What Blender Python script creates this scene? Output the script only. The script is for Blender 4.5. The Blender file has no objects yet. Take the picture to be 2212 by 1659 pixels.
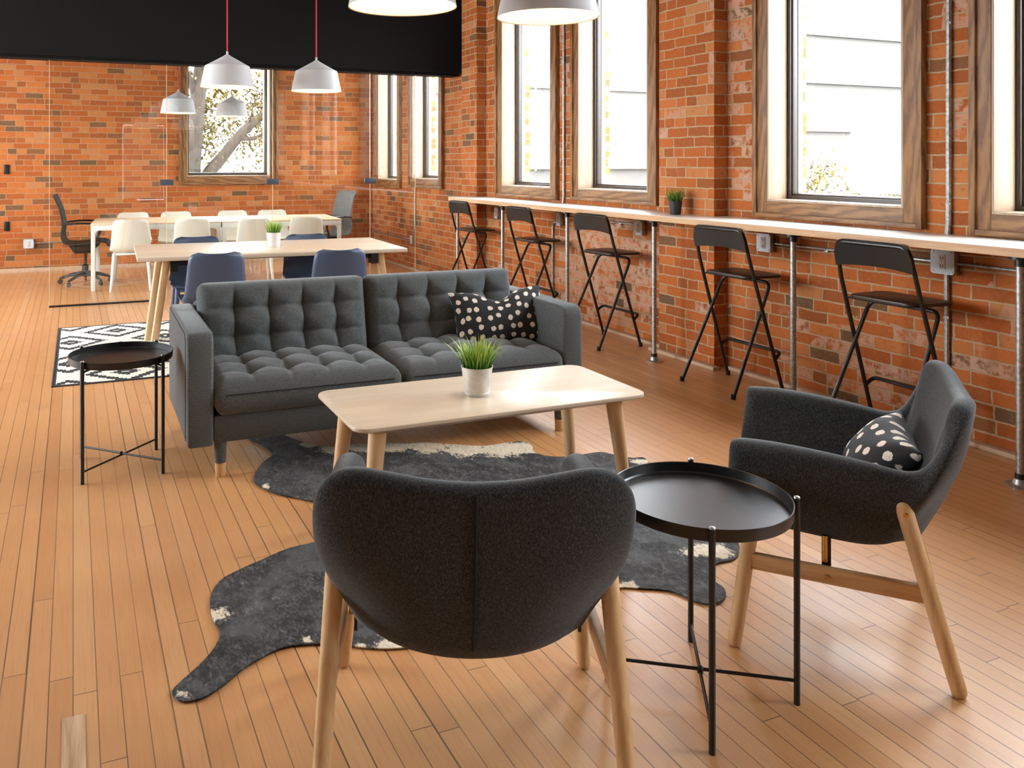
import bpy, bmesh, math, random
from mathutils import Vector, Matrix
random.seed(7)
R = math.radians; PI = math.pi
C = bpy.context.scene.collection
S = bpy.context.scene

# ------------------------------------------------------------------ helpers
def lin(r, g, b):
    f = lambda c: (c/255/12.92) if c/255 <= .04045 else ((c/255+.055)/1.055)**2.4
    return (f(r), f(g), f(b), 1)

def perp(t):
    a = Vector((0, 0, 1)) if abs(t.z) < .9 else Vector((1, 0, 0))
    n = a - t*a.dot(t); n.normalize(); return n

class MB:
    """collects shapes, then links them as ONE mesh object"""
    def __init__(s):
        s.bm = bmesh.new(); s.uv = s.bm.loops.layers.uv.new('UVMap')
    def box(s, x0, y0, z0, x1, y1, z1, bev=0, seg=2, xf=None):
        r = bmesh.ops.create_cube(s.bm, size=1)
        vs = r['verts']
        for v in vs:
            v.co = Vector((x0+(v.co.x+.5)*(x1-x0), y0+(v.co.y+.5)*(y1-y0), z0+(v.co.z+.5)*(z1-z0)))
        if bev:
            es = list({e for v in vs for e in v.link_edges})
            q = bmesh.ops.bevel(s.bm, geom=es, offset=bev, segments=seg, affect='EDGES', profile=.5)
            vs = list({v for v in q['verts']} | {v for v in vs if v.is_valid})
        if xf is not None:
            for v in vs: v.co = xf @ v.co
        return s
    def tube(s, pts, r, seg=8, closed=False, cap=True, round_end=False):
        P = [Vector(p) for p in pts]; n = len(P)
        rad = [r]*n if not isinstance(r, (list, tuple)) else list(r)
        if round_end:
            a, b = P[0], P[-1]; ta = (P[1]-P[0]).normalized(); tb = (P[-1]-P[-2]).normalized()
            ra, rb = rad[0], rad[-1]
            P = [a-ta*ra*.0, a+ta*ra*.12, a+ta*ra*.45] + [a+ta*ra*1.0] + P[1:-1] + [b-tb*rb*1.0, b-tb*rb*.45, b-tb*rb*.12, b]
            rad = [ra*.45, ra*.75, ra*.94, ra] + rad[1:-1] + [rb, rb*.94, rb*.75, rb*.45]
            n = len(P)
        rings = []; nrm = None
        for i in range(n):
            if closed: t = P[(i+1) % n]-P[i-1]
            elif i == 0: t = P[1]-P[0]
            elif i == n-1: t = P[-1]-P[-2]
            else: t = (P[i+1]-P[i]).normalized()+(P[i]-P[i-1]).normalized()
            t.normalize()
            if nrm is None: nrm = perp(t)
            else:
                nrm = nrm - t*nrm.dot(t)
                nrm = nrm.normalized() if nrm.length > 1e-6 else perp(t)
            b = t.cross(nrm)
            rings.append([s.bm.verts.new(P[i]+(nrm*math.cos(2*PI*k/seg)+b*math.sin(2*PI*k/seg))*rad[i]) for k in range(seg)])
        m = n if closed else n-1
        for i in range(m):
            A, B = rings[i], rings[(i+1) % n]
            for k in range(seg):
                s.bm.faces.new((A[k], A[(k+1) % seg], B[(k+1) % seg], B[k]))
        if cap and not closed:
            s.bm.faces.new(rings[0][::-1]); s.bm.faces.new(rings[-1])
        return s
    def lathe(s, prof, seg=32, c=(0, 0, 0), cap0=True, cap1=True):
        rings = []
        for r, z in prof:
            rings.append([s.bm.verts.new((c[0]+r*math.cos(2*PI*k/seg), c[1]+r*math.sin(2*PI*k/seg), c[2]+z)) for k in range(seg)])
        for A, B in zip(rings, rings[1:]):
            for k in range(seg):
                s.bm.faces.new((A[k], A[(k+1) % seg], B[(k+1) % seg], B[k]))
        if cap0: s.bm.faces.new(rings[0][::-1])
        if cap1: s.bm.faces.new(rings[-1])
        return s
    def prism(s, out, z0, z1, bev=0, seg=2, xf=None):
        a = [s.bm.verts.new((x, y, z0)) for x, y in out]
        b = [s.bm.verts.new((x, y, z1)) for x, y in out]
        n = len(out); fs = []
        fs.append(s.bm.faces.new(a[::-1])); fs.append(s.bm.faces.new(b))
        for k in range(n): s.bm.faces.new((a[k], a[(k+1) % n], b[(k+1) % n], b[k]))
        vs = a+b
        if bev:
            es = [e for f in fs for e in f.edges]
            q = bmesh.ops.bevel(s.bm, geom=es, offset=bev, segments=seg, affect='EDGES', profile=.5)
            vs = list({v for v in q['verts']} | {v for v in vs if v.is_valid})
        if xf is not None:
            for v in vs: v.co = xf @ v.co
        return s
    def loops(s, loops, closed=True, cap=True):
        rings = [[s.bm.verts.new(p) for p in L] for L in loops]
        n = len(rings[0])
        for A, B in zip(rings, rings[1:]):
            for k in range(n if closed else n-1):
                s.bm.faces.new((A[k], A[(k+1) % n], B[(k+1) % n], B[k]))
        if cap:
            s.bm.faces.new(rings[0][::-1]); s.bm.faces.new(rings[-1])
        return s
    def sheet(s, fn, us, vs_, uvf=None, flip=False):
        g = [[s.bm.verts.new(fn(u, v)) for v in vs_] for u in us]
        for i in range(len(us)-1):
            for j in range(len(vs_)-1):
                q = [(i, j), (i+1, j), (i+1, j+1), (i, j+1)]
                if flip: q = q[::-1]
                f = s.bm.faces.new([g[a][b] for a, b in q])
                if uvf:
                    for l, (a, b) in zip(f.loops, q): l[s.uv].uv = uvf(us[a], vs_[b])
        return s
    def build(s, name, mat, parent=None, smooth=35, wall_uv=False, weld=False, loc=None, recalc=True):
        bm = s.bm
        if weld: bmesh.ops.remove_doubles(bm, verts=bm.verts, dist=1e-5)
        if recalc: bmesh.ops.recalc_face_normals(bm, faces=bm.faces)
        bm.normal_update()
        if wall_uv:
            for f in bm.faces:
                n = f.normal
                for l in f.loops:
                    c = l.vert.co
                    l[s.uv].uv = (c.y, c.z) if abs(n.x) > .7 else ((c.x, c.z) if abs(n.y) > .7 else (c.x, c.y))
        me = bpy.data.meshes.new(name); bm.to_mesh(me); bm.free()
        if smooth:
            me.polygons.foreach_set('use_smooth', [True]*len(me.polygons))
            me.set_sharp_from_angle(angle=R(smooth))
        o = bpy.data.objects.new(name, me); C.objects.link(o)
        if mat: me.materials.append(mat)
        if parent: o.parent = parent
        if loc: o.location = loc
        return o

def tag(o, label, cat, group=None, kind=None):
    o['label'] = label; o['category'] = cat
    if group: o['group'] = group
    if kind: o['kind'] = kind
    return o
def thing(name, label, cat, loc=(0, 0, 0), rz=0, group=None):
    o = bpy.data.objects.new(name, None); C.objects.link(o)
    o.empty_display_size = .1
    o.location = loc; o.rotation_euler = (0, 0, rz)
    return tag(o, label, cat, group)
def struct(o): o['kind'] = 'structure'; return o
def copy_thing(o, loc=None, rz=None, label=None, group=None, parent=None):
    c = o.copy(); C.objects.link(c)
    if parent: c.parent = parent
    for ch in list(o.children): copy_thing(ch, parent=c)
    if loc is not None: c.location = loc
    if rz is not None: c.rotation_euler = (0, 0, rz)
    if label: c['label'] = label
    if group: c['group'] = group
    return c
def subsurf(o, lv):
    m = o.modifiers.new('Subdivision', 'SUBSURF'); m.levels = lv; m.render_levels = lv; return o
def rrect(w, d, r, n=5, cx=0, cy=0):
    out = []
    for sx, sy, a0 in ((1, 1, 0), (-1, 1, 90), (-1, -1, 180), (1, -1, 270)):
        for k in range(n+1):
            a = R(a0+90*k/n); out.append((cx+sx*(w/2-r)+r*math.cos(a), cy+sy*(d/2-r)+r*math.sin(a)))
    return out
def catmull(P, n):
    P = [Vector(p) for p in P]; out = []
    for i in range(len(P)-1):
        p0 = P[i-1] if i else P[0]*2-P[1]; p1, p2 = P[i], P[i+1]
        p3 = P[i+2] if i+2 < len(P) else P[-1]*2-P[-2]
        for k in range(n):
            t = k/n
            out.append(.5*((2*p1)+(p2-p0)*t+(2*p0-5*p1+4*p2-p3)*t*t+(3*p1-p0-3*p2+p3)*t**3))
    out.append(P[-1]); return out
def bend(pts, r, n=4):
    """polyline with rounded corners"""
    P = [Vector(p) for p in pts]; out = [P[0]]
    for i in range(1, len(P)-1):
        a = (P[i-1]-P[i]); b = (P[i+1]-P[i]); q = min(r, a.length*.45, b.length*.45)
        A = P[i]+a.normalized()*q; B = P[i]+b.normalized()*q
        for k in range(n+1):
            t = k/n; out.append(A*(1-t)**2+P[i]*2*t*(1-t)+B*t*t)
    out.append(P[-1]); return out

# ------------------------------------------------------------------ materials
class N:
    def __init__(s, name):
        s.mat = bpy.data.materials.new(name); s.mat.use_nodes = True
        s.t = s.mat.node_tree; s.t.nodes.clear()
    def n(s, typ, ins=None, out=0, **props):
        d = s.t.nodes.new(typ)
        for k, v in props.items(): setattr(d, k, v)
        for k, v in (ins or {}).items():
            if isinstance(v, bpy.types.NodeSocket): s.t.links.new(v, d.inputs[k])
            else: d.inputs[k].default_value = v
        return d.outputs[out] if len(d.outputs) else None
    def m(s, op, a, b=None, c=None, clamp=False):
        ins = {0: a}
        if b is not None: ins[1] = b
        if c is not None: ins[2] = c
        return s.n('ShaderNodeMath', ins, operation=op, use_clamp=clamp)
    def mix(s, f, a, b, mode='MIX'):
        return s.n('ShaderNodeMix', {0: f, 6: a, 7: b}, out=2, data_type='RGBA', blend_type=mode)
    def ramp(s, f, stops, interp='LINEAR'):
        o = s.n('ShaderNodeValToRGB', {0: f}); cr = o.node.color_ramp; cr.interpolation = interp
        while len(cr.elements) < len(stops): cr.elements.new(.5)
        for e, (p, c) in zip(cr.elements, stops):
            e.position = p; e.color = c if len(c) == 4 else (*c, 1)
        return o
    def sstep(s, x, a, b):
        return s.n('ShaderNodeMapRange', {0: x, 1: a, 2: b, 3: 0, 4: 1}, interpolation_type='SMOOTHSTEP')
    def coord(s, which='Object'):
        return s.n('ShaderNodeTexCoord', out=['Generated', 'Normal', 'UV', 'Object'].index(which))
    def sep(s, v):
        o = s.n('ShaderNodeSeparateXYZ', {0: v}).node; return o.outputs[0], o.outputs[1], o.outputs[2]
    def comb(s, x=0, y=0, z=0): return s.n('ShaderNodeCombineXYZ', {0: x, 1: y, 2: z})
    def noise(s, v, scale, detail=3, rough=.5, col=False):
        return s.n('ShaderNodeTexNoise', {'Vector': v, 'Scale': scale, 'Detail': detail, 'Roughness': rough}, out=1 if col else 0)
    def white(s, v, col=False): return s.n('ShaderNodeTexWhiteNoise', {0: v}, out=1 if col else 0, noise_dimensions='3D')
    def scale(s, v, k):
        o = s.n('ShaderNodeVectorMath', {0: v, 1: k}, operation='MULTIPLY'); return o
    def bump(s, h, strength=.3, dist=.01):
        return s.n('ShaderNodeBump', {'Strength': strength, 'Distance': dist, 'Height': h})
    def out(s, **ins):
        b = s.n('ShaderNodeBsdfPrincipled').node
        for k, v in ins.items():
            k = k.replace('_', ' ')
            if isinstance(v, bpy.types.NodeSocket): s.t.links.new(v, b.inputs[k])
            else: b.inputs[k].default_value = v
        s.n('ShaderNodeOutputMaterial', {0: b.outputs[0]}); return s.mat

def plain(name, col, rough=.5, metal=0, **kw):
    return N(name).out(Base_Color=col, Roughness=rough, Metallic=metal, **kw)

def fabric(name, a, b, c, sc=900, sheen=.25, bscale=520):
    n = N(name); co = n.coord()
    f = n.noise(co, sc, 2, .6)
    g = n.noise(n.scale(co, (1, 1, .35)), sc*.55, 2, .6)
    f2 = n.m('ADD', n.m('MULTIPLY', f, .6), n.m('MULTIPLY', g, .4))
    col = n.ramp(f2, [(.36, a), (.5, b), (.66, c)])
    big = n.noise(co, 3, 2); col = n.mix(n.m('MULTIPLY', big, .16), col, (a[0]*.6, a[1]*.6, a[2]*.6, 1))
    return n.out(Base_Color=col, Roughness=.95, Sheen_Weight=sheen, Sheen_Roughness=.45, Specular_IOR_Level=.15,
                 Normal=n.bump(n.noise(co, bscale, 2, .6), .35, .002))

def wood(name, base, dark, axis='X', sc=1.0, rough=.45, stripe=.0, ring=18, coat=0, contrast=1.0):
    n = N(name); co = n.coord()
    k = {'X': (.06, 1, 1), 'Y': (1, .06, 1), 'Z': (1, 1, .06)}[axis]
    v = n.scale(co, k)
    warp = n.noise(v, 6*sc, 3, .5, True)
    v2 = n.n('ShaderNodeVectorMath', {0: v, 1: n.scale(warp, (.05, .05, .05))}, operation='ADD')
    g = n.noise(v2, 90*sc, 4, .65); w = n.noise(v2, ring*sc, 2, .5)
    f = n.m('ADD', n.m('MULTIPLY', g, .45), n.m('MULTIPLY', w, .55))
    col = n.ramp(f, [(.5-.16/contrast, dark), (.5+.16/contrast, base)])
    if stripe:
        x, y, z = n.sep(co)
        q = {'X': y, 'Y': x, 'Z': x}[axis]
        st = n.white(n.comb(n.m('FLOOR', n.m('DIVIDE', q, .075)), 3.1, 0))
        col = n.mix(n.m('MULTIPLY', st, stripe), col, dark)
    return n.out(Base_Color=col, Roughness=rough, Coat_Weight=coat, Coat_Roughness=.2, Normal=n.bump(g, .06, .002))

def oak(name, axis):
    n = N(name); co = n.coord()
    k = {'X': (.16, 1, 1), 'Y': (1, .16, 1), 'Z': (1, 1, .16)}[axis]
    v = n.scale(co, k)
    w = n.n('ShaderNodeTexWave', {'Vector': v, 'Scale': 11, 'Distortion': 7, 'Detail': 3, 'Detail Scale': 1.6, 'Detail Roughness': .6}, out=1,
            wave_type='BANDS', bands_direction='DIAGONAL')
    g = n.noise(n.scale(v, (1, 1, 1)), 130, 3, .7)
    f = n.m('ADD', n.m('MULTIPLY', w, .5), n.m('MULTIPLY', g, .5))
    col = n.ramp(f, [(.12, lin(96, 64, 36)), (.42, lin(130, 90, 52)), (.75, lin(150, 108, 64))])
    return n.out(Base_Color=col, Roughness=.5, Normal=n.bump(f, .08, .002))

def brick(name, pale=False, warm=1.0):
    n = N(name); uv = n.coord('UV'); u0, v0, _ = n.sep(uv)
    d = n.noise(uv, 9, 3, .6, True); dx, dy, _ = n.sep(d)
    u = n.m('ADD', u0, n.m('MULTIPLY', n.m('SUBTRACT', dx, .5), .018))
    v = n.m('ADD', v0, n.m('MULTIPLY', n.m('SUBTRACT', dy, .5), .014))
    RH, BW = .0715, .218
    vr = n.m('DIVIDE', v, RH); row = n.m('FLOOR', vr)
    rr = n.white(n.comb(row, 7.7, 0))
    uu = n.m('ADD', n.m('ADD', n.m('DIVIDE', u, BW), n.m('MULTIPLY', n.m('MODULO', row, 2), .5)), n.m('MULTIPLY', rr, .22))
    # some bricks are laid as two headers
    pre = n.m('FLOOR', uu)
    hd = n.m('GREATER_THAN', n.white(n.comb(pre, row, 5)), .8)
    uu2 = n.m('MULTIPLY', uu, n.m('ADD', hd, 1))
    col_i = n.m('ADD', n.m('FLOOR', uu2), n.m('MULTIPLY', hd, 1000.0))
    fu = n.m('FRACT', uu2); fv = n.m('FRACT', vr)
    bw = n.m('DIVIDE', BW, n.m('ADD', hd, 1))
    du = n.m('MULTIPLY', n.m('MINIMUM', fu, n.m('SUBTRACT', 1, fu)), bw)
    dv = n.m('MULTIPLY', n.m('MINIMUM', fv, n.m('SUBTRACT', 1, fv)), RH)
    dd = n.m('MINIMUM', du, dv)
    edge = n.m('MULTIPLY', n.m('SUBTRACT', n.noise(uv, 60, 2), .5), .006)
    msk = n.sstep(n.m('ADD', dd, edge), .0030, .0068)
    rid = n.white(n.comb(col_i, row, 1.3)); rid2 = n.white(n.comb(col_i, row, 9.1))
    bc = n.ramp(rid, [(0, lin(100, 82, 60)), (.05, lin(124, 88, 58)), (.09, lin(150, 86, 44)), (.35, lin(168, 90, 42)), (.6, lin(182, 101, 48)), (.85, lin(190, 114, 60)), (1, lin(184, 126, 80))])
    fine = n.noise(uv, 45, 4, .65)
    bc = n.mix(n.m('MULTIPLY', n.sstep(fine, .5, .8), .45), bc, lin(200, 134, 84))
    bc = n.mix(n.m('MULTIPLY', n.sstep(n.noise(uv, 30, 3), .56, .75), .45), bc, lin(136, 74, 38))
    mort = n.mix(n.noise(uv, 14, 3), lin(160, 128, 94), lin(200, 174, 140))
    if pale:
        big = n.noise(uv, 1.1, 2, .5)
        def blob(cy, cz, ry, rz):
            a = n.m('DIVIDE', n.m('SUBTRACT', u0, cy), ry); b = n.m('DIVIDE', n.m('SUBTRACT', v0, cz), rz)
            r2 = n.m('ADD', n.m('MULTIPLY', a, a), n.m('MULTIPLY', b, b))
            return n.sstep(r2, 1.5, .2)
        reg = blob(5.95, .5, .8, .5)
        for q in ((6.62, 2.0, .16, .9), (4.33, 2.2, .2, .9), (2.82, 1.9, .16, .5), (5.15, 1.2, .12, .3), (3.4, .25, .6, .25), (2.3, .5, .5, .5), (4.35, 1.1, .14, .2)):
            reg = n.m('MAXIMUM', reg, n.m('MULTIPLY', blob(*q), .62))
        prob = n.m('ADD', n.m('MULTIPLY', reg, .95), n.m('MULTIPLY', n.m('SUBTRACT', big, .5), .35))
        has = n.m('LESS_THAN', rid2, prob)
        patch = n.sstep(n.noise(uv, 16, 3, .6), .36, .56)
        pf = n.m('MULTIPLY', n.m('MULTIPLY', has, patch), .8)
        bc = n.mix(pf, bc, n.mix(rid, lin(206, 168, 144), lin(188, 146, 122)))
        smear = n.m('MULTIPLY', n.sstep(n.noise(uv, 3.2, 5, .7), .62, .72), .4)
        bc = n.mix(smear, bc, lin(196, 160, 136))
    else:
        smear = n.m('MULTIPLY', n.sstep(n.noise(uv, 2.2, 5, .7), .66, .76), .35)
        bc = n.mix(smear, bc, lin(190, 140, 110))
        mort = n.mix(.5, mort, lin(164, 108, 66))
    col = n.mix(msk, mort, bc)
    h = n.m('ADD', n.m('MULTIPLY', msk, .8), n.m('MULTIPLY', fine, .35))
    return n.out(Base_Color=col, Roughness=.85, Specular_IOR_Level=.25, Normal=n.bump(h, .55, .008))

def floor_mat():
    n = N('old_fir_strip_floor'); co = n.coord(); x, y, _ = n.sep(co)
    W = .0588
    xs = n.m('DIVIDE', x, W); ci = n.m('FLOOR', xs); fx = n.m('FRACT', xs)
    r1 = n.white(n.comb(ci, 2.2, 0)); r2 = n.white(n.comb(ci, 8.4, 0))
    L = n.m('ADD', 1.1, n.m('MULTIPLY', r2, 1.6))
    ys = n.m('DIVIDE', n.m('ADD', y, n.m('MULTIPLY', r1, 9)), L); ri = n.m('FLOOR', ys); fy = n.m('FRACT', ys)
    idv = n.comb(ci, ri, .5); rid = n.white(idv); rid2 = n.white(n.comb(ci, ri, 4.4))
    col = n.ramp(rid, [(0, lin(196, 142, 92)), (.25, lin(202, 149, 98)), (.5, lin(207, 154, 102)), (.8, lin(204, 151, 100)), (1, lin(214, 166, 116))])
    off = n.m('MULTIPLY', rid, 50)
    gv = n.comb(n.m('MULTIPLY', x, 1.0), n.m('MULTIPLY', y, .035), off)
    g = n.noise(gv, 160, 3, .6)
    col = n.mix(n.m('MULTIPLY', n.sstep(g, .45, .75), .28), col, lin(172, 114, 70))
    big = n.noise(co, .9, 4, .6)
    col = n.mix(n.m('MULTIPLY', n.sstep(big, .48, .7), .35), col, lin(196, 150, 116))
    dirt = n.noise(n.scale(co, (1, .4, 1)), 3.2, 5, .65)
    col = n.mix(n.m('MULTIPLY', n.sstep(dirt, .6, .75), .35), col, lin(128, 98, 74))
    # scuffs and dark marks
    sc = n.noise(n.scale(co, (1, .22, 1)), 13, 4, .7)
    col = n.mix(n.m('MULTIPLY', n.sstep(sc, .72, .79), .55), col, lin(70, 58, 48))
    # gaps: some boards open wide and black, others tight
    gw = n.m('ADD', .0008, n.m('MULTIPLY', n.m('POWER', n.white(n.comb(n.m('ROUND', xs), 5.5, 0)), 2.5), .0018))
    wav = n.m('MULTIPLY', n.m('SUBTRACT', n.noise(n.comb(ci, n.m('MULTIPLY', y, 2.0), 0), 1.5, 2), .35), .0030)
    dx = n.m('MULTIPLY', n.m('MINIMUM', fx, n.m('SUBTRACT', 1, fx)), W)
    gap = n.sstep(dx, n.m('ADD', n.m('MAXIMUM', n.m('ADD', gw, wav), .0003), .0008), n.m('MULTIPLY', n.m('ADD', gw, .0001), .4))
    dy = n.m('MULTIPLY', n.m('MINIMUM', fy, n.m('SUBTRACT', 1, fy)), L)
    gy = n.m('MULTIPLY', n.sstep(dy, .0022, .0008), .75)
    gg = n.m('MAXIMUM', n.m('MULTIPLY', gap, n.m('ADD', .5, n.m('MULTIPLY', rid2, .45))), gy)
    col = n.mix(gg, col, lin(58, 36, 22))
    rough = n.m('ADD', .30, n.m('MULTIPLY', n.noise(co, 5, 4, .6), .22))
    h = n.m('SUBTRACT', n.m('ADD', n.m('MULTIPLY', rid2, .12), n.m('MULTIPLY', g, .05)), gg)
    return n.out(Base_Color=col, Roughness=rough, Specular_IOR_Level=.5, Coat_Weight=.45, Coat_Roughness=.30, Normal=n.bump(h, .2, .003))

def glass(name, tint=(1, 1, 1, 1), refl=1.0):
    n = N(name)
    g = n.n('ShaderNodeNewGeometry').node           # Schlick reflectance, the same from both sides of the sheet
    ct = n.m('ABSOLUTE', n.n('ShaderNodeVectorMath', {0: g.outputs[1], 1: g.outputs[4]}, out=1, operation='DOT_PRODUCT'))
    f = n.m('MULTIPLY', n.m('ADD', .04, n.m('MULTIPLY', n.m('POWER', n.m('SUBTRACT', 1, ct), 5), .96)), refl, clamp=True)
    tr = n.n('ShaderNodeBsdfTransparent', {0: tint}); gl = n.n('ShaderNodeBsdfGlossy', {0: (1, 1, 1, 1), 'Roughness': 0.0})
    n.n('ShaderNodeOutputMaterial', {0: n.n('ShaderNodeMixShader', {0: f, 1: tr, 2: gl})}); return n.mat

def dots(name):
    n = N(name); uv = n.coord('UV')
    wob = n.noise(uv, 55, 3, .6, True)
    v = n.n('ShaderNodeVectorMath', {0: uv, 1: n.scale(n.n('ShaderNodeVectorMath', {0: wob, 1: (.5, .5, .5)}, operation='SUBTRACT'), (.014, .014, 0))}, operation='ADD')
    d = n.n('ShaderNodeTexVoronoi', {'Vector': v, 'Scale': 17.5, 'Randomness': .42}, out=0, voronoi_dimensions='2D')
    f = n.sstep(d, .27, .235)
    br = n.sstep(n.noise(n.scale(uv, (1, 3, 1)), 190, 2, .6), .36, .46)
    f = n.m('MULTIPLY', f, n.m('ADD', .35, n.m('MULTIPLY', br, .65)))
    col = n.mix(f, lin(24, 24, 27), lin(232, 220, 205))
    return n.out(Base_Color=col, Roughness=.85, Sheen_Weight=.1, Normal=n.bump(n.noise(uv, 700, 1), .2, .001))

def rug_mat():
    n = N('black_white_diamond_weave'); co = n.coord(); x, y, _ = n.sep(co)
    q = lambda v, c: n.m('MULTIPLY', n.m('ADD', n.m('FLOOR', n.m('DIVIDE', v, c)), .5), c)      # woven steps
    a = n.m('PINGPONG', n.m('ADD', q(x, .0245), 1.40), .35); b = n.m('PINGPONG', n.m('SUBTRACT', q(y, .0175), .34), .3675)
    r = n.m('PINGPONG', n.m('ADD', n.m('DIVIDE', a, .35), n.m('DIVIDE', b, .3675)), 1.0)
    band = lambda lo, hi: n.m('MULTIPLY', n.m('GREATER_THAN', r, lo), n.m('LESS_THAN', r, hi))
    st = n.m('ADD', band(.065, .27), band(.56, .76))
    ex = n.m('GREATER_THAN', n.m('ABSOLUTE', x), 1.475); ey = n.m('GREATER_THAN', n.m('ABSOLUTE', y), 0.970)
    st = n.m('MAXIMUM', st, n.m('MAXIMUM', ex, ey))
    col = n.mix(st, lin(226, 218, 202), lin(44, 44, 46))
    return n.out(Base_Color=col, Roughness=.95, Normal=n.bump(n.noise(co, 300, 2), .3, .002))

def hide_mat():
    n = N('grey_brindle_cowhide'); co = n.coord()
    w = n.n('ShaderNodeVertexColor', layer_name='white')
    v = n.scale(co, (1, .45, 1))
    f = n.noise(v, 110, 4, .7); big = n.noise(co, 4.5, 4, .65); med = n.noise(n.scale(co, (1, .6, 1)), 26, 4, .7)
    dark = n.ramp(n.m('ADD', n.m('MULTIPLY', f, .55), n.m('MULTIPLY', med, .45)), [(.36, lin(16, 16, 18)), (.48, lin(36, 37, 39)), (.58, lin(78, 79, 80)), (.70, lin(150, 148, 143))])
    dark = n.mix(n.m('MULTIPLY', n.sstep(big, .46, .64), .55), dark, lin(96, 99, 102))
    k = n.m('ADD', w, n.m('MULTIPLY', n.m('SUBTRACT', med, .5), 1.1))
    k = n.m('ADD', k, n.m('MULTIPLY', n.m('SUBTRACT', f, .5), .8))
    col = n.mix(n.sstep(k, .34, .6), dark, n.ramp(f, [(.3, lin(190, 176, 150)), (.6, lin(232, 222, 202))]))
    return n.out(Base_Color=col, Roughness=.7, Sheen_Weight=.08, Specular_IOR_Level=.25, Normal=n.bump(n.m('ADD', f, n.m('MULTIPLY', big, 1.5)), .5, .006))

M = {}
M['fabric'] = fabric('charcoal_melange_wool', lin(46, 49, 50), lin(78, 82, 83), lin(130, 136, 138))
M['felt'] = fabric('dark_grey_felt', lin(24, 25, 26), lin(48, 50, 51), lin(100, 103, 104), 700, .22)
M['seam'] = plain('dark_seam', lin(24, 24, 25), .95)
M['floor'] = floor_mat()
M['brick_pale'] = brick('old_red_brick_whitewashed', True)
M['brick'] = brick('old_red_brick', False)
M['ledge'] = wood('painted_base_board', lin(206, 180, 152), lin(188, 158, 130), 'Y', rough=.5)
M['oakX'] = oak('oak_stain_x', 'X'); M['oakY'] = oak('oak_stain_y', 'Y'); M['oakZ'] = oak('oak_stain_z', 'Z')
M['liner'] = wood('daylit_oak_liner', lin(186, 164, 142), lin(160, 136, 112), 'Z', rough=.5)  # casing oak made paler: daylight on the reveals is put into the colour
M['bronze'] = plain('dark_bronze_sash', lin(70, 62, 54), .4)
M['sash_grey'] = plain('light_grey_outer_sash', lin(188, 190, 190), .45)
M['winglass'] = glass('window_glass')
M['partglass'] = glass('partition_glass', (.975, .985, .97, 1), 1.15)
M['glass_edge'] = plain('bright_glass_edge', lin(214, 200, 168), .25)
M['slate'] = plain('slate_clamp', lin(58, 66, 78), .5)
M['black'] = plain('black_powdercoat', lin(24, 24, 25), .33)
M['black_soft'] = plain('matt_black_paint', lin(21, 21, 21), .9, Specular_IOR_Level=.15)
M['stool_black'] = plain('black_stool_lacquer', lin(26, 25, 24), .34)
M['stool_seat'] = wood('brown_black_veneer', lin(58, 40, 28), lin(34, 24, 18), 'Y', rough=.4)
M['rubber'] = plain('black_rubber', lin(16, 16, 16), .8)
M['ash'] = wood('pale_ash_top', lin(216, 204, 186), lin(196, 177, 152), 'X', stripe=.45, rough=.32, ring=14)
M['ash_leg'] = wood('pale_ash_leg', lin(224, 192, 150), lin(200, 160, 114), 'Z', rough=.4, ring=30)
M['beech'] = wood('oiled_ash_chair_leg', lin(224, 190, 142), lin(196, 152, 102), 'Z', rough=.4, ring=34)
M['beechY'] = wood('oiled_ash_rail', lin(212, 170, 120), lin(176, 128, 82), 'Y', rough=.4, ring=34)
M['ply'] = wood('plywood_edge', lin(222, 186, 144), lin(190, 146, 104), 'Y', rough=.5)
M['laminate'] = plain('white_laminate', lin(232, 226, 218), .3)
M['galv'] = N('galvanised_steel'); _n = M['galv']; M['galv'] = _n.out(Base_Color=_n.ramp(_n.noise(_n.coord(), 60, 3), [(.3, lin(140, 140, 138)), (.7, lin(196, 196, 192))]), Metallic=.85, Roughness=.42)
M['steel_plate'] = plain('pressed_steel_plate', lin(206, 214, 218), .45, .1)
M['receptacle'] = plain('ivory_receptacle', lin(222, 204, 192), .5)
M['slot'] = plain('dark_slot', lin(30, 24, 22), .7)
M['brass'] = plain('brass', lin(206, 160, 84), .25, 1)
M['white_plastic'] = plain('white_plastic', lin(228, 226, 214), .4)
M['white_metal'] = plain('white_powdercoat', lin(232, 234, 230), .4)
M['blue_plastic'] = plain('slate_blue_plastic', lin(68, 82, 106), .42)
M['birch'] = wood('birch_top', lin(236, 216, 188), lin(218, 192, 158), 'X', rough=.4, ring=14, stripe=.2)
M['mesh'] = plain('black_mesh_weave', lin(30, 33, 36), .7)
M['grey_mesh'] = plain('grey_mesh_weave', lin(96, 98, 96), .8)
M['dots'] = dots('black_cotton_with_cream_dots')
M['rug'] = rug_mat(); M['rug_edge'] = plain('black_rug_binding', lin(40, 40, 42), .95)
M['hide'] = hide_mat()
M['zinc'] = N('zinc_bucket'); _n = M['zinc']; M['zinc'] = _n.out(Base_Color=_n.ramp(_n.noise(_n.coord(), 30, 3), [(.3, lin(196, 192, 184)), (.7, lin(220, 216, 208))]), Metallic=.35, Roughness=.42)
M['pot_white'] = plain('glossy_white_pot', lin(224, 220, 214), .2)
M['pot_black'] = plain('black_plastic_pot', lin(44, 46, 50), .55)
M['shade_out'] = plain('matt_white_shade', lin(200, 202, 204), .6)
M['shade_in'] = plain('cream_shade_lining', lin(246, 232, 208), .5)
M['cord'] = plain('red_braided_cord', lin(206, 44, 58), .8)
M['paint'] = plain('white_wall_paint', lin(238, 235, 230), .9)
M['back_wood'] = wood('stained_timber_wall', lin(120, 96, 72), lin(96, 74, 54), 'Z')
M['ceil'] = plain('ceiling_paint', lin(186, 187, 186), .95)
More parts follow.
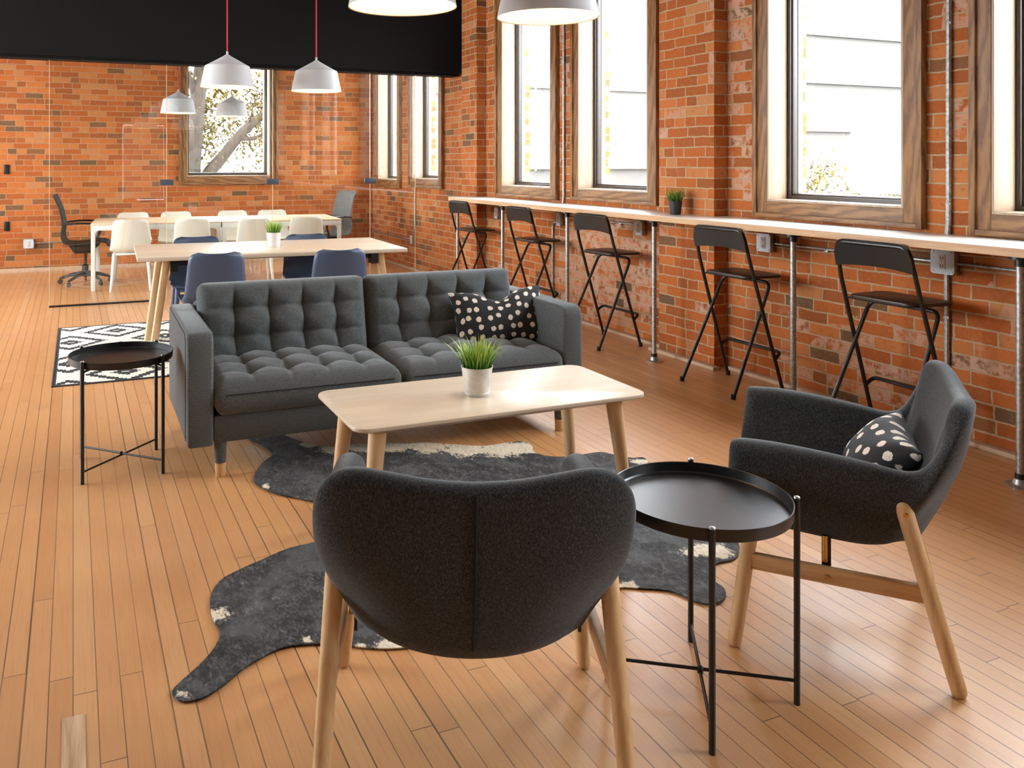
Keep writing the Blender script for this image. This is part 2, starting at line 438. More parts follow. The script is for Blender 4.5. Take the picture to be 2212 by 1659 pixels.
M['snow'] = plain('darkened_snow', lin(96, 97, 98), .9)  # snow, its colour darkened so the strong sky light doesn't burn it out
M['bark'] = N('bark'); _n = M['bark']; M['bark'] = _n.out(Base_Color=_n.ramp(_n.noise(_n.scale(_n.coord(), (1, 1, .25)), 14, 4, .7), [(.35, lin(46, 40, 33)), (.65, lin(66, 60, 53))]), Roughness=.95)
def leafmat(name, a, b):
    n = N(name)
    col = n.mix(n.n('ShaderNodeNewGeometry', out=8), a, b)
    return n.out(Base_Color=col, Roughness=.6, Transmission_Weight=0, Specular_IOR_Level=.2)
M['leaf'] = leafmat('yellow_leaf', lin(84, 68, 14), lin(98, 88, 46))
M['bush'] = leafmat('dry_bush_leaf', lin(84, 80, 56), lin(96, 92, 76))
M['cream'] = plain('cream_render', lin(84, 81, 76), .9)
M['patch'] = wood('unfinished_oak_patch', lin(214, 186, 150), lin(176, 140, 104), 'Y', rough=.6, ring=22, contrast=1.6)
def grassmat(name, tip):
    n = N(name); _, _, z = n.sep(n.coord()); r = n.n('ShaderNodeNewGeometry', out=8)
    f = n.m('ADD', n.m('MULTIPLY', n.m('SUBTRACT', z, .085), 8), n.m('MULTIPLY', n.m('SUBTRACT', r, .5), .5))
    return n.out(Base_Color=n.ramp(f, [(.1, lin(50, 96, 26)), (.5, lin(112, 160, 40)), (.95, tip)]), Roughness=.45)
M['grass'] = grassmat('artificial_grass_blades', lin(196, 206, 92)); M['grass_dry'] = grassmat('grass_blades_brown_tips', lin(160, 138, 70))

# ------------------------------------------------------------------ the room
# world frame: +Y runs along the window wall away from the camera, +X towards the windows
WX, WXO = 4.13, 4.44            # inner and outer face of the window wall
FY = 11.80                      # inner face of the far wall
LX, BY, CZ = -4.3, -4.6, 3.9    # left wall, wall behind the camera, ceiling
struct(MB().box(LX-.2, BY-.2, -.06, WXO, FY+.4, 0).build('floor', M['floor']))
struct(MB().box(LX-.2, BY-.2, CZ, WXO, FY+.4, CZ+.15).build('ceiling', M['ceil']))

WTOP = 3.15
LWIN = (4.4, 6.8, 9.2)          # windows of the left wall, out of the picture
# (outer casing y0, y1, bottom) and (opening y0, y1, bottom) of every window in the window wall
WINS = [(6.624, 7.816, 1.053, 6.732, 7.697, 1.150), (5.194, 6.372, 1.068, 5.306, 6.280, 1.157),
        (3.043, 4.213, 1.048, 3.154, 4.107, 1.146), (1.62, 2.788, 1.041, 1.73, 2.690, 1.142),
        (-.57, .60, 1.045, -.46, .49, 1.145), (-2.0, -.83, 1.045, -1.89, -.94, 1.145),
        (10.61, 11.61, 1.05, 10.72, 11.50, 1.15), (9.20, 10.28, 1.08, 9.31, 10.17, 1.18)]
def wall_with_holes(a0, a1, z1, holes, put):
    """boxes that fill a wall strip around rectangular holes"""
    holes = sorted(holes); c = a0
    for h0, h1, zb, zt in holes:
        put(c, h0, 0, z1); put(h0, h1, 0, zb); put(h0, h1, zt, z1); c = h1
    put(c, a1, 0, z1)
b = MB()
wall_with_holes(BY, FY, CZ, [(w[3], w[4], w[5], WTOP) for w in WINS], lambda p, q, z0, z1: b.box(WX, p, z0, WXO, q, z1))
for y0, y1 in ((4.485, 5.06), (8.095, 8.47), (.88, 1.46), (-2.73, -2.15)):   # brick pilasters
    b.box(4.015, y0, 0, WX, y1, CZ)
struct(b.build('wall_right', M['brick_pale'], smooth=0, wall_uv=True))
b = MB()
wall_with_holes(LX, WXO, CZ, [(1.435, 2.583, 1.205, 3.0)], lambda p, q, z0, z1: b.box(p, FY, z0, q, FY+.4, z1))
struct(b.build('wall_far', M['brick'], smooth=0, wall_uv=True))
b = MB()
wall_with_holes(BY, FY, CZ, [(y, y+1.9, .80, 3.25) for y in LWIN], lambda p, q, z0, z1: b.box(LX-.2, p, z0, LX, q, z1))
struct(b.build('wall_left', M['paint'], smooth=0))
b = MB()
wall_with_holes(LX, WXO, CZ, [(1.15, 2.15, .45, 2.35)], lambda p, q, z0, z1: b.box(p, BY-.2, z0, q, BY, z1))
struct(b.build('wall_back', M['back_wood'], smooth=0))
b = MB(); b.box(LX, 8.62, 2.415, WX-.003, 8.95, CZ-.002); b.box(LX, 8.70, 2.385, 4.09, 8.90, 2.415)
struct(b.build('wall_bulkhead', M['black_soft'], smooth=0))

# base boards: flat ledges that follow the brick
b = MB()
Q1, Q2 = 4.075, 3.957
b.box(Q1, 5.115, 0, WX, 8.04, .022, .002); b.box(Q2, 4.43, 0, 4.015, 5.115, .022, .002); b.box(Q1, 1.515, 0, WX, 4.43, .022, .002)
b.box(Q2, 8.04, 0, 4.015, 8.525, .022, .002); b.box(Q1, 8.525, 0, WX, FY, .022, .002); b.box(Q2, .825, 0, 4.015, 1.515, .022, .002); b.box(Q1, -2.1, 0, WX, .825, .022, .002)
struct(b.build('baseboard_right', M['ledge']))
struct(MB().box(LX, FY-.06, 0, 4.07, FY, .05, .003).build('baseboard_far', M['ledge']))

def window(i, horizontal, w, top, depth_sign=1):
    """oak-cased window. horizontal=False: in the window wall (along y); True: in the far wall (along x)"""
    o0, o1, ob, p0, p1, pb = w
    e = bpy.data.objects.new('window_%d' % i, None); C.objects.link(e); struct(e)
    base = WX if not horizontal else FY
    def bx(mb, a0, a1, d0, d1, z0, z1, bev=.002):
        if horizontal: mb.box(a0, base+d0, z0, a1, base+d1, z1, bev)
        else: mb.box(base+d0, a0, z0, base+d1, a1, z1, bev)
    ax = 'X' if horizontal else 'Y'
    t = top
    cas = MB()
    for a0, a1 in ((o0, p0), (p1, o1)):
        bx(cas, a0, a1, -.030, -.0005, ob, t+.1)
    cas.build('side_casing', M['oakZ'], e)
    cas = MB(); bx(cas, p0, p1, -.030, -.0005, ob, pb); bx(cas, p0, p1, -.030, -.0005, t, t+.1); cas.build('sill_casing', M['oak'+ax], e)
    bb = MB()                                                # raised back band round the casing
    bx(bb, o0-.004, o0+.028, -.044, -.001, ob-.004, t+.1); bx(bb, o1-.028, o1+.004, -.044, -.001, ob-.004, t+.1)
    bb.build('back_band', M['oakZ'], e)
    bb = MB(); bx(bb, o0+.028, o1-.028, -.044, -.001, ob-.004, ob+.024); bb.build('back_band', M['oak'+ax], e)
    q = .004; ln = MB()
    bx(ln, p0+.0005, p0+.014, -.028, .13, pb+.014, t-.001); bx(ln, p1-.014, p1-.0005, -.028, .13, pb+.014, t-.001)
    bx(ln, p0+.0005, p1-.0005, -.028, .13, pb+.0005, pb+.014); bx(ln, p0+.0005, p1-.0005, -.028, .13, t-.014, t-.001)
    ln.build('jamb_liner', M['liner'], e)
    a0, a1, z0, z1 = p0+.002, p1-.002, pb+.002, t-.002
    def ring(mb, k, wd, d0, d1):
        bx(mb, a0+k, a0+k+wd, d0, d1, z0+k, z1-k, .003); bx(mb, a1-k-wd, a1-k, d0, d1, z0+k, z1-k, .003)
        bx(mb, a0+k+wd, a1-k-wd, d0, d1, z0+k, z0+k+wd, .003); bx(mb, a0+k+wd, a1-k-wd, d0, d1, z1-k-wd, z1-k, .003)
    f = MB(); ring(f, 0, .035, .131, .185); ring(f, .035, .012, .145, .185); f.build('sash', M['bronze'], e)
    f = MB(); ring(f, .001, .05, .186, .225); f.build('outer_sash', M['sash_grey'], e)
    g = MB(); bx(g, a0+.04, a1-.04, .166, .172, z0+.04, z1-.04, 0); g.build('pane', M['winglass'], e, smooth=0)
    return e
for i, w in enumerate(WINS): window(i+1, False, w, WTOP)
window(9, True, (1.335, 2.690, 1.095, 1.435, 2.583, 1.205), 3.0)
def plain_window(i, o0, o1, z0, z1, axis, at):
    e = bpy.data.objects.new('window_%d' % i, None); C.objects.link(e); struct(e)
    f = MB(); g = MB()
    for a, b_, c, d in ((o0, o0+.05, z0, z1), (o1-.05, o1, z0, z1), (o0+.05, o1-.05, z0, z0+.05), (o0+.05, o1-.05, z1-.05, z1)):
        (f.box(at-.12, a, c, at-.04, b_, d) if axis == 'x' else f.box(a, at-.12, c, b_, at-.04, d))
    (g.box(at-.085, o0+.05, z0+.05, at-.08, o1-.05, z1-.05) if axis == 'x' else g.box(o0+.05, at-.085, z0+.05, o1-.05, at-.08, z1-.05))
    f.build('sash', M['bronze'], e); g.build('pane', M['winglass'], e, smooth=0)
for k, y in enumerate(LWIN): plain_window(10+k, y, y+1.9, .80, 3.25, 'x', LX)
struct(MB().box(1.16, BY-.12, .46, 2.14, BY-.08, 2.34).build('door_1', M['paint']))


# pale unfinished board let into the floor
struct(MB().box(-.0255, 1.60, .0002, .0275, 2.274, .0022).build('trim_1', M['patch']))

# ------------------------------------------------------------------ glass partition
gp = thing('glass_partition', 'frameless clear glass partition under the black bulkhead, in front of the meeting tables', 'glass partition', (0, 8.81, 0))
GX = [-.21, .876, 1.960, 3.052, 3.593, 4.12]
for a, c in zip(GX, GX[1:]):
    MB().box(a+.002, -.005, .012, c-.002, .005, 2.384).build('glass_panel', M['partglass'], gp, smooth=0)
for x in GX[:5]:
    MB().box(x-.0035, -.0052, .012, x+.0005, .0052, 2.384).build('polished_edge', M['glass_edge'], gp, smooth=0)
for x in GX[1:4]:
    MB().box(x-.066, -.016, 1.165, x+.066, .016, 1.224, .003).build('clamp', M['slate'], gp)
MB().box(-.215, -.020, 0, .84, .020, .014).box(1.98, -.020, 0, 4.07, .020, .014).build('floor_track', M['black'], gp)

# ------------------------------------------------------------------ bar counter
bc = thing('bar_counter', 'long white topped plywood bar counter on pipe legs under the windows', 'counter', (3.90, 5, 0))
CY0, CY1 = .25, 8.14
OX = 3.90; out = [(3.70-OX, CY0-5), (WX-.002-OX, CY0-5)]
for y0, y1 in ((.88, 1.46), (4.485, 5.06)):
    out += [(WX-.002-OX, y0-.004-5), (4.013-OX, y0-.004-5), (4.013-OX, y1+.004-5), (WX-.002-OX, y1+.004-5)]
out += [(WX-.002-OX, 8.091-5), (4.013-OX, 8.091-5), (4.013-OX, CY1-5+.05), (3.70-OX, CY1-5)]
MB().prism(out, .9905, 1.0265).build('plywood_board', M['ply'], bc)
MB().prism(out, 1.0266, 1.0295).build('white_top', M['laminate'], bc)
for y in (8.06, 7.051, 5.926, 4.808, 3.581, 2.350, 1.12):
    p = MB().tube([(0, 0, .02), (0, 0, .975)], .0165, 14).build('leg', M['galv'], bc, loc=(3.772-OX, y-5, 0))
    MB().lathe([(.055, 0), (.056, .006), (.030, .010), (.025, .030), (.024, .032)], 20).build('floor_flange', M['galv'], p)
    MB().lathe([(.0215, .945), (.0215, .975), (.045, .976), (.045, .990)], 18).build('top_coupling', M['black'], p)
    MB().lathe([(.0205, .032), (.0205, .055)], 16).build('floor_coupling', M['black'], p)

# ------------------------------------------------------------------ bar stools
def make_stool():
    t = thing('bar_stool', '', 'bar stool', (0, 0, 0), 0, 'folding bar stools along the window counter')
    m = M['stool_black']
    P = [(.190, .231, .005), (-.062, .219, .81), (-.100, .204, .985), (-.100, -.204, .985), (-.062, -.219, .81), (.190, -.231, .005)]
    MB().tube(bend(P, .055, 6), .0108, 10).build('back_frame', m, t)
    P = [(-.190, .225, .005), (.124, .195, .664), (.124, -.195, .664), (-.190, -.225, .005)]
    MB().tube(bend(P, .05, 6), .0108, 10).build('leg_frame', m, t)
    P = [(.126, -.229, .205), (.178, -.223, .243), (.178, .223, .243), (.126, .229, .205)]
    MB().tube(bend(P, .03, 5), .0105, 10).build('footrest', m, t)
    # curved back rest with rounded top corners, arched lower edge
    ys = [-.222+.444*k/24 for k in range(25)]
    def lo(y): return .858+.014*(1-(y/.222)**2)
    def hi(y):
        q = max(0, abs(y)-.162)/.06; return .990+.010-.075*(1-math.sqrt(max(0, 1-q*q)))
    b = MB(); L = []
    for x0, off in ((0, 0), (.004, .004), (.018, .004), (.022, 0)):
        L.append((x0, off))
    rings = []
    for y in ys:
        z0, z1 = lo(y), hi(y); ring = []
        cx = -.090+.020*(1-(y/.222)**2)
        for k in range(7):
            z = z0+(z1-z0)*k/6; ring.append((cx-(z-.852)*.20, y, z))
        for k in range(6, -1, -1):
            z = z0+(z1-z0)*k/6; ring.append((cx+.02-(z-.852)*.20, y, z))
        rings.append(ring)
    b.loops(rings); b.build('backrest', m, t, smooth=50)
    # slightly dished seat
    o = []
    for x, y in rrect(.285, .41, .05, 5, .090, 0): o.append((x, y*(.92+.08*(x+.05)/.28)))
    b = MB().prism(o, .692, .708, .005, 2)
    b.build('seat', M['stool_seat'], t)
    MB().tube([(-.024, -.215, .686), (-.024, .215, .686)], .005, 8).build('hinge_rod', m, t)
    for x, y in ((.190, .231), (.190, -.231), (-.190, .225), (-.190, -.225)):
        MB().lathe([(.0135, 0), (.0145, .004), (.013, .028)], 12, (x, y, 0)).build('foot_cap', M['rubber'], t)
    return t
st = make_stool()
SL = [(7.845, 'black folding bar stool at the far end of the counter'), (6.59, 'black folding bar stool second from the far end of the counter'),
      (5.46, 'black folding bar stool under the counter plant, behind the sofa arm'), (4.08, 'black folding bar stool at the brick pilaster, beside the wide window'),
      (3.005, 'black folding bar stool nearest the camera, behind the right armchair')]
for i, (y, lb) in enumerate(SL):
    o = st if i == 0 else copy_thing(st)
    o.location = (3.785, y, 0); o['label'] = lb
    o.rotation_euler = (0, 0, R([1.5, 0, 1.5, 0, -1][i]))

# ------------------------------------------------------------------ outlets and conduits
def outlet(x, y, z, face, label, w=.115, h=.115, plate='steel_plate'):
    """face 'x': on the window wall looking -x; 'y': on the far wall looking -y"""
    rz = 0 if face == 'y' else -PI/2
    t = thing('power_outlet', label, 'power outlet', (x, y, z), rz, 'surface mounted outlet boxes')
    MB().box(-w/2, -.042, -h/2, w/2, 0, h/2, .008).build('back_box', M['galv'], t)
    MB().prism(rrect(w, h, .016), 0, .005, xf=Matrix.Translation((0, -.042, 0)) @ Matrix.Rotation(PI/2, 4, 'X')).build('cover_plate', M[plate], t)
    rc = MB().box(-.017, -.0505, -.036, .017, -.047, .036, .001).build('receptacle', M['receptacle'], t)
    for zz in (-.02, .02):
        for q in ((-.008, zz-.006, -.005, zz+.006), (.005, zz-.006, .008, zz+.006), (-.002, zz-.013, .002, zz-.009)):
            MB().box(q[0], -.0515, q[1], q[2], -.0506, q[3]).build('slot', M['slot'], rc)
    for sx in (-1, 1):
        for sz in (-1, 1):
            MB().lathe([(.005, 0), (.005, .003)], 8, cap0=True).build('screw', M['brass'] if False else M['galv'], t).matrix_local = Matrix.Translation((sx*(w/2-.012), -.047, sz*(h/2-.012))) @ Matrix.Rotation(PI/2, 4, 'X')
    return t
outlet(WX, 7.785, .868, 'x', 'grey outlet box under the counter beside the farthest bar stools', .075, .115)
outlet(WX, 6.569, .876, 'x', 'grey outlet box under the counter between the second and third stools', .075, .115)
outlet(WX, 5.402, .884, 'x', 'grey outlet box under the counter on pale whitewashed brick', .095, .115)
outlet(WX, 4.117, .881, 'x', 'square grey outlet box under the counter just right of the brick pilaster')
outlet(WX, 2.924, .889, 'x', 'square grey outlet box nearest the camera, above a vertical conduit', .125, .125)
outlet(WX, 10.16, .385, 'x', 'small outlet box low on brick behind the glass, under a conduit', .07, .11)
outlet(-.525, FY, .36, 'y', 'white outlet box low on the far brick wall by the office chair', .12, .115)
def conduit(label, pts, r=.0105, straps=()):
    t = thing('conduit', label, 'conduit', pts[0], 0, 'galvanised conduits on the brick')
    o = Vector(pts[0])
    MB().tube([Vector(p)-o for p in bend(pts, .06, 5)], r, 10).build('pipe', M['galv'], t)
    for s in straps:
        q = Vector(s)-o
        MB().box(q.x-.008, q.y-.014, q.z-.004, q.x+.010, q.y+.014, q.z+.010, .002).lathe([(.007, 0), (.007, .004)], 10, (q.x-.012, q.y, q.z+.014)).build('strap', M['galv'], t)
X1 = WX-.014
conduit('vertical conduit on the narrow brick strip between the two far windows', [(X1, 6.525, CZ), (X1, 6.525, 1.08), (X1, 6.55, .936)], .011, [(X1, 6.525, 2.0)])
conduit('vertical conduit between the wide window and the cropped window at right', [(X1, 2.912, CZ), (X1, 2.912, 1.10), (X1, 2.922, .954)], .0135, [(X1, 2.912, 1.18), (X1, 2.912, 2.1)])
conduit('vertical conduit running down to the floor under the nearest outlet', [(X1, 2.922, .825), (X1, 2.922, .024)], .0125, [(X1, 2.922, .60)])
conduit('thin horizontal conduit from the pilaster outlet to the nearest outlet', [(X1, 4.055, .879), (X1, 2.99, .884)], .009, [(X1, 3.66, .866), (X1, 3.16, .901)])
conduit('thin horizontal conduit running right from the nearest outlet', [(X1, 2.86, .884), (X1, 1.52, .882)], .009, [(X1, 2.40, .87)])
conduit('thin horizontal conduit crossing the pale brick under the counter', [(X1, 6.53, .90), (X1, 5.455, .905)], .008, [(X1, 5.68, .892)])
conduit('thin bent conduit dropping to the floor behind the second stool', [(X1, 6.61, .85), (X1, 6.715, .84), (X1, 6.715, .024)], .010, [(X1, 6.715, .5)])
conduit('vertical conduit on the brick behind the glass partition', [(X1, 10.11, CZ), (X1, 10.11, .56), (X1, 10.16, .442)], .011, [(X1, 10.11, 1.25)])
conduit('horizontal conduit low on the brick behind the glass, right of the meeting tables', [(X1, 10.20, .385), (X1, 11.77, .38)], .009)
conduit('horizontal conduit low on the far wall behind the office chair', [(-.464, FY-.0095, .365), (.9, FY-.0095, .38)], .009)
for z, lb in ((1.309, 'small black wall plate higher on the far brick wall at left'), (.587, 'small black wall plate lower on the far brick wall at left')):
    t = thing('wall_plate', lb, 'wall plate', (-.777, FY, z), 0)
    MB().box(-.033, -.012, -.06, .033, 0, .06, .004).build('plate', M['black'], t)
    MB().box(-.012, -.016, -.03, .012, -.0125, .03, .002).build('switch', M['rubber'], t)

# ------------------------------------------------------------------ sofa
SW, SD = 2.0, .87
sofa = thing('sofa', 'charcoal tufted two-cushion sofa with light wood leg tips', 'sofa', (.457, 3.742, 0), R(-.9))
AW = .114
def arm_bm(x0):
    """upholstered arm, slightly lower edges rounded"""
    b = MB()
    o = [(0, .150), (0, .60), (.012, .634), (.040, .648), (SD-.05, .648), (SD-.012, .634), (SD, .60), (SD, .150)]
    xf = Matrix(((0, 0, 1, x0), (1, 0, 0, 0), (0, 1, 0, 0), (0, 0, 0, 1)))
    b.prism(o, 0, AW, .016, 3, xf); return b
for x0 in (0, SW-AW):
    a = arm_bm(x0).build('arm', M['fabric'], sofa, smooth=50)
    xo = x0-.0005 if x0 == 0 else x0+AW+.0005
    MB().tube([(xo, .052, .17), (xo, .052, .60), (xo, .09, .632), (xo, SD-.05, .632)], .0022, 6).build('seam', M['seam'], a)
MB().box(AW+.002, .012, .155, SW-AW-.002, SD-.02, .275, .008).build('base_rail', M['fabric'], sofa)
MB().box(AW+.002, SD-.11, .275, SW-AW-.002, SD, .66, .03, 3).build('back_frame', M['fabric'], sofa)
def tufted(name, W, D, T, cols, rows, parent, mat4, r=.05, tuft=.023, sag=0, sm_=.015):
    """box cushion whose top is pulled down by a grid of tufts joined by seams; local x: width, y: depth, z: top"""
    def axis(L, n):
        a = [-L/2, -L/2+r*.03, -L/2+r*.12, -L/2+r*.3, -L/2+r*.6]
        k = int(L/n); m = [(-L/2+r)+(L-2*r)*i/k for i in range(k+1)]
        return a+m+[-q for q in a[::-1]]
    def e(d): return 1 if d >= r else math.sqrt(max(0, 1-(1-d/r)**2))
    cx = [-W/2+W*i/cols for i in range(1, cols)]; cy = [-D/2+D*i/rows for i in range(1, rows)]
    def top(x, y):
        dx, dy = W/2-abs(x), D/2-abs(y)
        base = T/2*min(e(dx), e(dy))**1.0
        fade = min(1, min(dx, dy)/.10)
        gx = min([abs(x-c) for c in cx]); gy = min([abs(y-c) for c in cy])
        crown = .022*(1-(2*x/W)**2)*(1-(2*y/D)**2)
        inx = min(1, max(0, (D/2-abs(y)))/.05); 
        pull = tuft*math.exp(-(gx*gx+gy*gy)/(2*.036**2))
        seam = sm_*(math.exp(-gx/.013)*inx + .8*math.exp(-gy/.013)*min(1, max(0, dx)/.05))
        return base+crown+(.016-pull-seam)*fade*min(e(dx), e(dy))-sag*max(0, -y/D)**1
    xs, ys = axis(W, .0095), axis(D, .0095); rc = .045
    def rnd_(x, y):                                          # round the outline's corners
        ax, ay = max(0, (abs(x)-W/2+rc)/rc), max(0, (abs(y)-D/2+rc)/rc)
        if not (ax and ay): return x, y
        return math.copysign(W/2-rc+rc*ax*math.sqrt(1-ay*ay/2), x), math.copysign(D/2-rc+rc*ay*math.sqrt(1-ax*ax/2), y)
    b = MB()
    b.sheet(lambda u, v: mat4 @ Vector((*rnd_(u, v), top(u, v))), xs, ys)
    b.sheet(lambda u, v: mat4 @ Vector((*rnd_(u, v), -T/2*min(e(W/2-abs(u)), e(D/2-abs(v))))), xs, ys, flip=True)
    o = b.build(name, M['fabric'], parent, smooth=80, weld=True, recalc=False)
    return o
CW = (SW-2*AW)/2
for k in (0, 1):
    cx = AW+CW/2+k*CW
    sc = tufted('seat_cushion', CW-.004, .70, .150, 5, 4, sofa, Matrix.Translation((cx, .325, .345)), r=.055)
    pts = [(cx-CW/2+.05, -.0262, .372), (cx, -.0272, .372), (cx+CW/2-.05, -.0262, .372)]
    MB().tube(pts, .0022, 6).build('seam', M['seam'], sc)
    mt = Matrix.Translation((cx, .610, .570)) @ Matrix.Rotation(R(90-13), 4, 'X')
    tufted('back_cushion', CW-.002, .42, .165, 5, 3, sofa, mt, r=.05, tuft=.028, sm_=.024)
for x, y in ((.148, .040), (SW-.118, .040), (.148, SD-.06), (SW-.118, SD-.06)):
    lg = MB().lathe([(.0245, .062), (.028, .155)], 20, (x, y, 0)).build('leg', M['fabric'], sofa)
    MB().lathe([(.0205, 0), (.0225, .004), (.024, .0615)], 20, (x, y, 0)).build('leg_tip', M['ash_leg'], lg)

def pillow(W, H, T, name, sag=0, ear=.05, fold=0, n=34):
    """cushion with pulled-out corners; lies in local x (width) / y (height), z out of the face"""
    u = [-math.cos(PI*i/n) for i in range(n+1)]
    def pos(a, c, s):
        px = W/2*(a*(1-ear*(1-c*c)*abs(a)**3))
        py = H/2*(c*(1-ear*1.2*(1-a*a)*abs(c)**3))
        th = T/2*(max(0, 1-a*a)*max(0, 1-c*c))**.42
        th *= 1-.12*math.cos(5*a+1.7*c)*abs(c)
        if sag and c > -.2:
            py -= sag*math.exp(-(a/.33)**2)*((c+.2)/1.2)**2
            th += s*0; 
        if fold and c > 0: th -= fold*math.exp(-((a-.02)/.09)**2)*c
        return Vector((px, py, s*max(th, 0.0)))
    b = MB()
    b.sheet(lambda a, c: pos(a, c, 1), u, u, lambda a, c: (W/2*a+3, H/2*c+3))
    b.sheet(lambda a, c: pos(a, c, -1), u, u, lambda a, c: (W/2*a+7.3, H/2*c+5.1), flip=True)
    return b
p = pillow(.54, .31, .15, 'cushion', sag=.060, ear=.085, fold=.012).build('throw_cushion', M['dots'], smooth=80, weld=True, recalc=False)
tag(p, 'oblong black cushion with cream dots leaning in the right corner of the sofa', 'cushion', 'dotted throw cushions')
sm = Matrix.Translation((.457, 3.742, 0)) @ Matrix.Rotation(R(-.9), 4, 'Z')
p.matrix_world = sm @ Matrix.Translation((1.705, .380, .548)) @ Matrix.Rotation(R(-3), 4, 'Y') @ Matrix.Rotation(R(-8), 4, 'Z') @ Matrix.Rotation(R(66), 4, 'X')

# ------------------------------------------------------------------ coffee table
ct = thing('coffee_table', 'pale ash coffee table with rounded corners and splayed legs', 'coffee table', (1.452, 2.885, .0085), R(-.2))
TL, TD = 1.178, .515
def corner_out(k): return rrect(TL-2*k, TD-2*k, max(.02, .055-k*.3), 6)
b = MB()
b.loops([[(x, y, z) for x, y in corner_out(k)] for k, z in ((.085, .452), (.006, .4835), (.001, .4865), (0, .489), (0, .496), (.001, .499), (.003, .5))])
b.build('tabletop', M['ash'], ct, smooth=25)
for sx in (-1, 1):
    for sy in (-1, 1):
        x, y = sx*(TL/2-.105), sy*(TD/2-.085)
        MB().tube([(x+sx*.052, y+sy*.03, 0), (x+sx*.05, y+sy*.029, .006), (x, y, .462)], [.0165, .0185, .032], 20).build('leg', M['ash_leg'], ct, smooth=50)

# ------------------------------------------------------------------ potted grass
def potted(name, label, loc, rt, rb, h, potmat, grassmat_, gh, nb, spread, rim=True, ring=True, group='small pots of artificial grass', seed=1):
    rnd = random.Random(seed)
    t = thing(name, label, 'potted plant', loc, 0, group)
    pr = [(rb*.97, .0), (rb, .002)]
    if ring: pr += [(rb*1.0, .008), (rb*1.05, .0085), (rb*1.06, .012), (rb*1.03, .0135)]
    pr += [(rb+(rt-rb)*.15, .016), (rt*.985, h-.004), (rt*1.02, h-.003), (rt*1.02, h), (rt*.985, h), (rt*.95, h-.006), (rt*.93, h-.02)]
    MB().lathe(pr, 40, cap1=False).lathe([(rt*.94, h-.018), (rt*.5, h-.016)], 24).build('pot', M[potmat], t, smooth=40)
    b = MB()
    for i in range(nb):
        a = rnd.uniform(0, 2*PI); rr = rt*.82*math.sqrt(rnd.random()); x, y = rr*math.cos(a), rr*math.sin(a)
        L = gh*rnd.uniform(.55, 1.0); lean = rnd.uniform(.05, spread)*(rr/rt+.25); a2 = a+rnd.uniform(-.8, .8)
        dx, dy = math.cos(a2)*lean*L, math.sin(a2)*lean*L; wv = Vector((-math.sin(a2+rnd.uniform(-1, 1)), math.cos(a2), 0))*rnd.uniform(.0016, .0027)*(rt/.06)
        q = []
        for f, wk in ((0, 1), (.35, 1), (.7, .7), (1, .05)):
            c = Vector((x+dx*f**1.7, y+dy*f**1.7, h-.018+L*f*(1-.10*f*lean))); q.append((b.bm.verts.new(c-wv*wk), b.bm.verts.new(c+wv*wk)))
        for (a0, a1), (b0, b1) in zip(q, q[1:]): b.bm.faces.new((a0, a1, b1, b0))
    b.build('grass', M[grassmat_], t, smooth=180, recalc=False)
    return t
potted('potted_grass', 'bright green grass in a zinc bucket on the coffee table', (1.426, 2.873, .5085), .0605, .046, .108, 'zinc', 'grass', .135, 260, .85, seed=3)
potted('potted_grass', 'green grass in a glossy white pot on the long dining table', (1.437, 6.43, .7422), .056, .047, .112, 'pot_white', 'grass', .125, 200, .55, ring=True, seed=5)
potted('potted_grass', 'grass with brown tips in a black plastic pot on the bar counter', (3.905, 4.745, 1.0296), .047, .036, .095, 'pot_black', 'grass_dry', .125, 190, .95, ring=False, seed=9)

# ------------------------------------------------------------------ tray tables
def make_tray():
    t = thing('tray_table', '', 'side table', (0, 0, 0), 0, 'black round tray tables')
    r = .225
    prof = [(.0, .492), (r-.006, .492), (r, .4935), (r+.0015, .497), (r+.003, .524), (r+.002, .525), (r, .524), (r-.002, .500), (r-.006, .4965), (0, .4955)]
    MB().lathe(prof, 72, cap0=False, cap1=False).build('tray', M['black'], t, smooth=40, weld=True)
    for k in range(4):
        a = PI/2*k; x, y = (r+.012)*math.cos(a), (r+.012)*math.sin(a)
        lg = MB().tube([(x, y, 0), (x, y, .530)], .0080, 14).build('leg', M['black'], t)
        ix, iy = (r-.03)*math.cos(a), (r-.03)*math.sin(a)
        MB().tube(bend([(x, y, .455), (x*.985, y*.985, .484), (ix, iy, .487)], .02, 4), .005, 8).build('tray_bracket', M['black'], lg)
        MB().lathe([(.0083, 0), (.0075, .003), (.004, .0048)], 14, (x, y, .530)).build('leg_cap', M['galv'], lg)
    q = r+.012
    MB().tube([(-q, 0, .052), (q, 0, .052)], .0045, 10).build('cross_bar', M['black'], t)
    MB().tube([(0, -q, .060), (0, q, .060)], .0045, 10).build('cross_bar', M['black'], t)
    MB().lathe([(.008, .05), (.0085, .064), (.004, .068)], 12).build('pivot', M['black'], t)
    return t
tt = make_tray(); tt.location = (1.526, 1.756, 0); tt.rotation_euler = (0, 0, R(-124.6)); tt['label'] = 'large black round tray table in the foreground between the two armchairs'
copy_thing(tt, (.2045, 4.073, 0), R(-135), 'black round tray table standing by the left arm of the sofa')

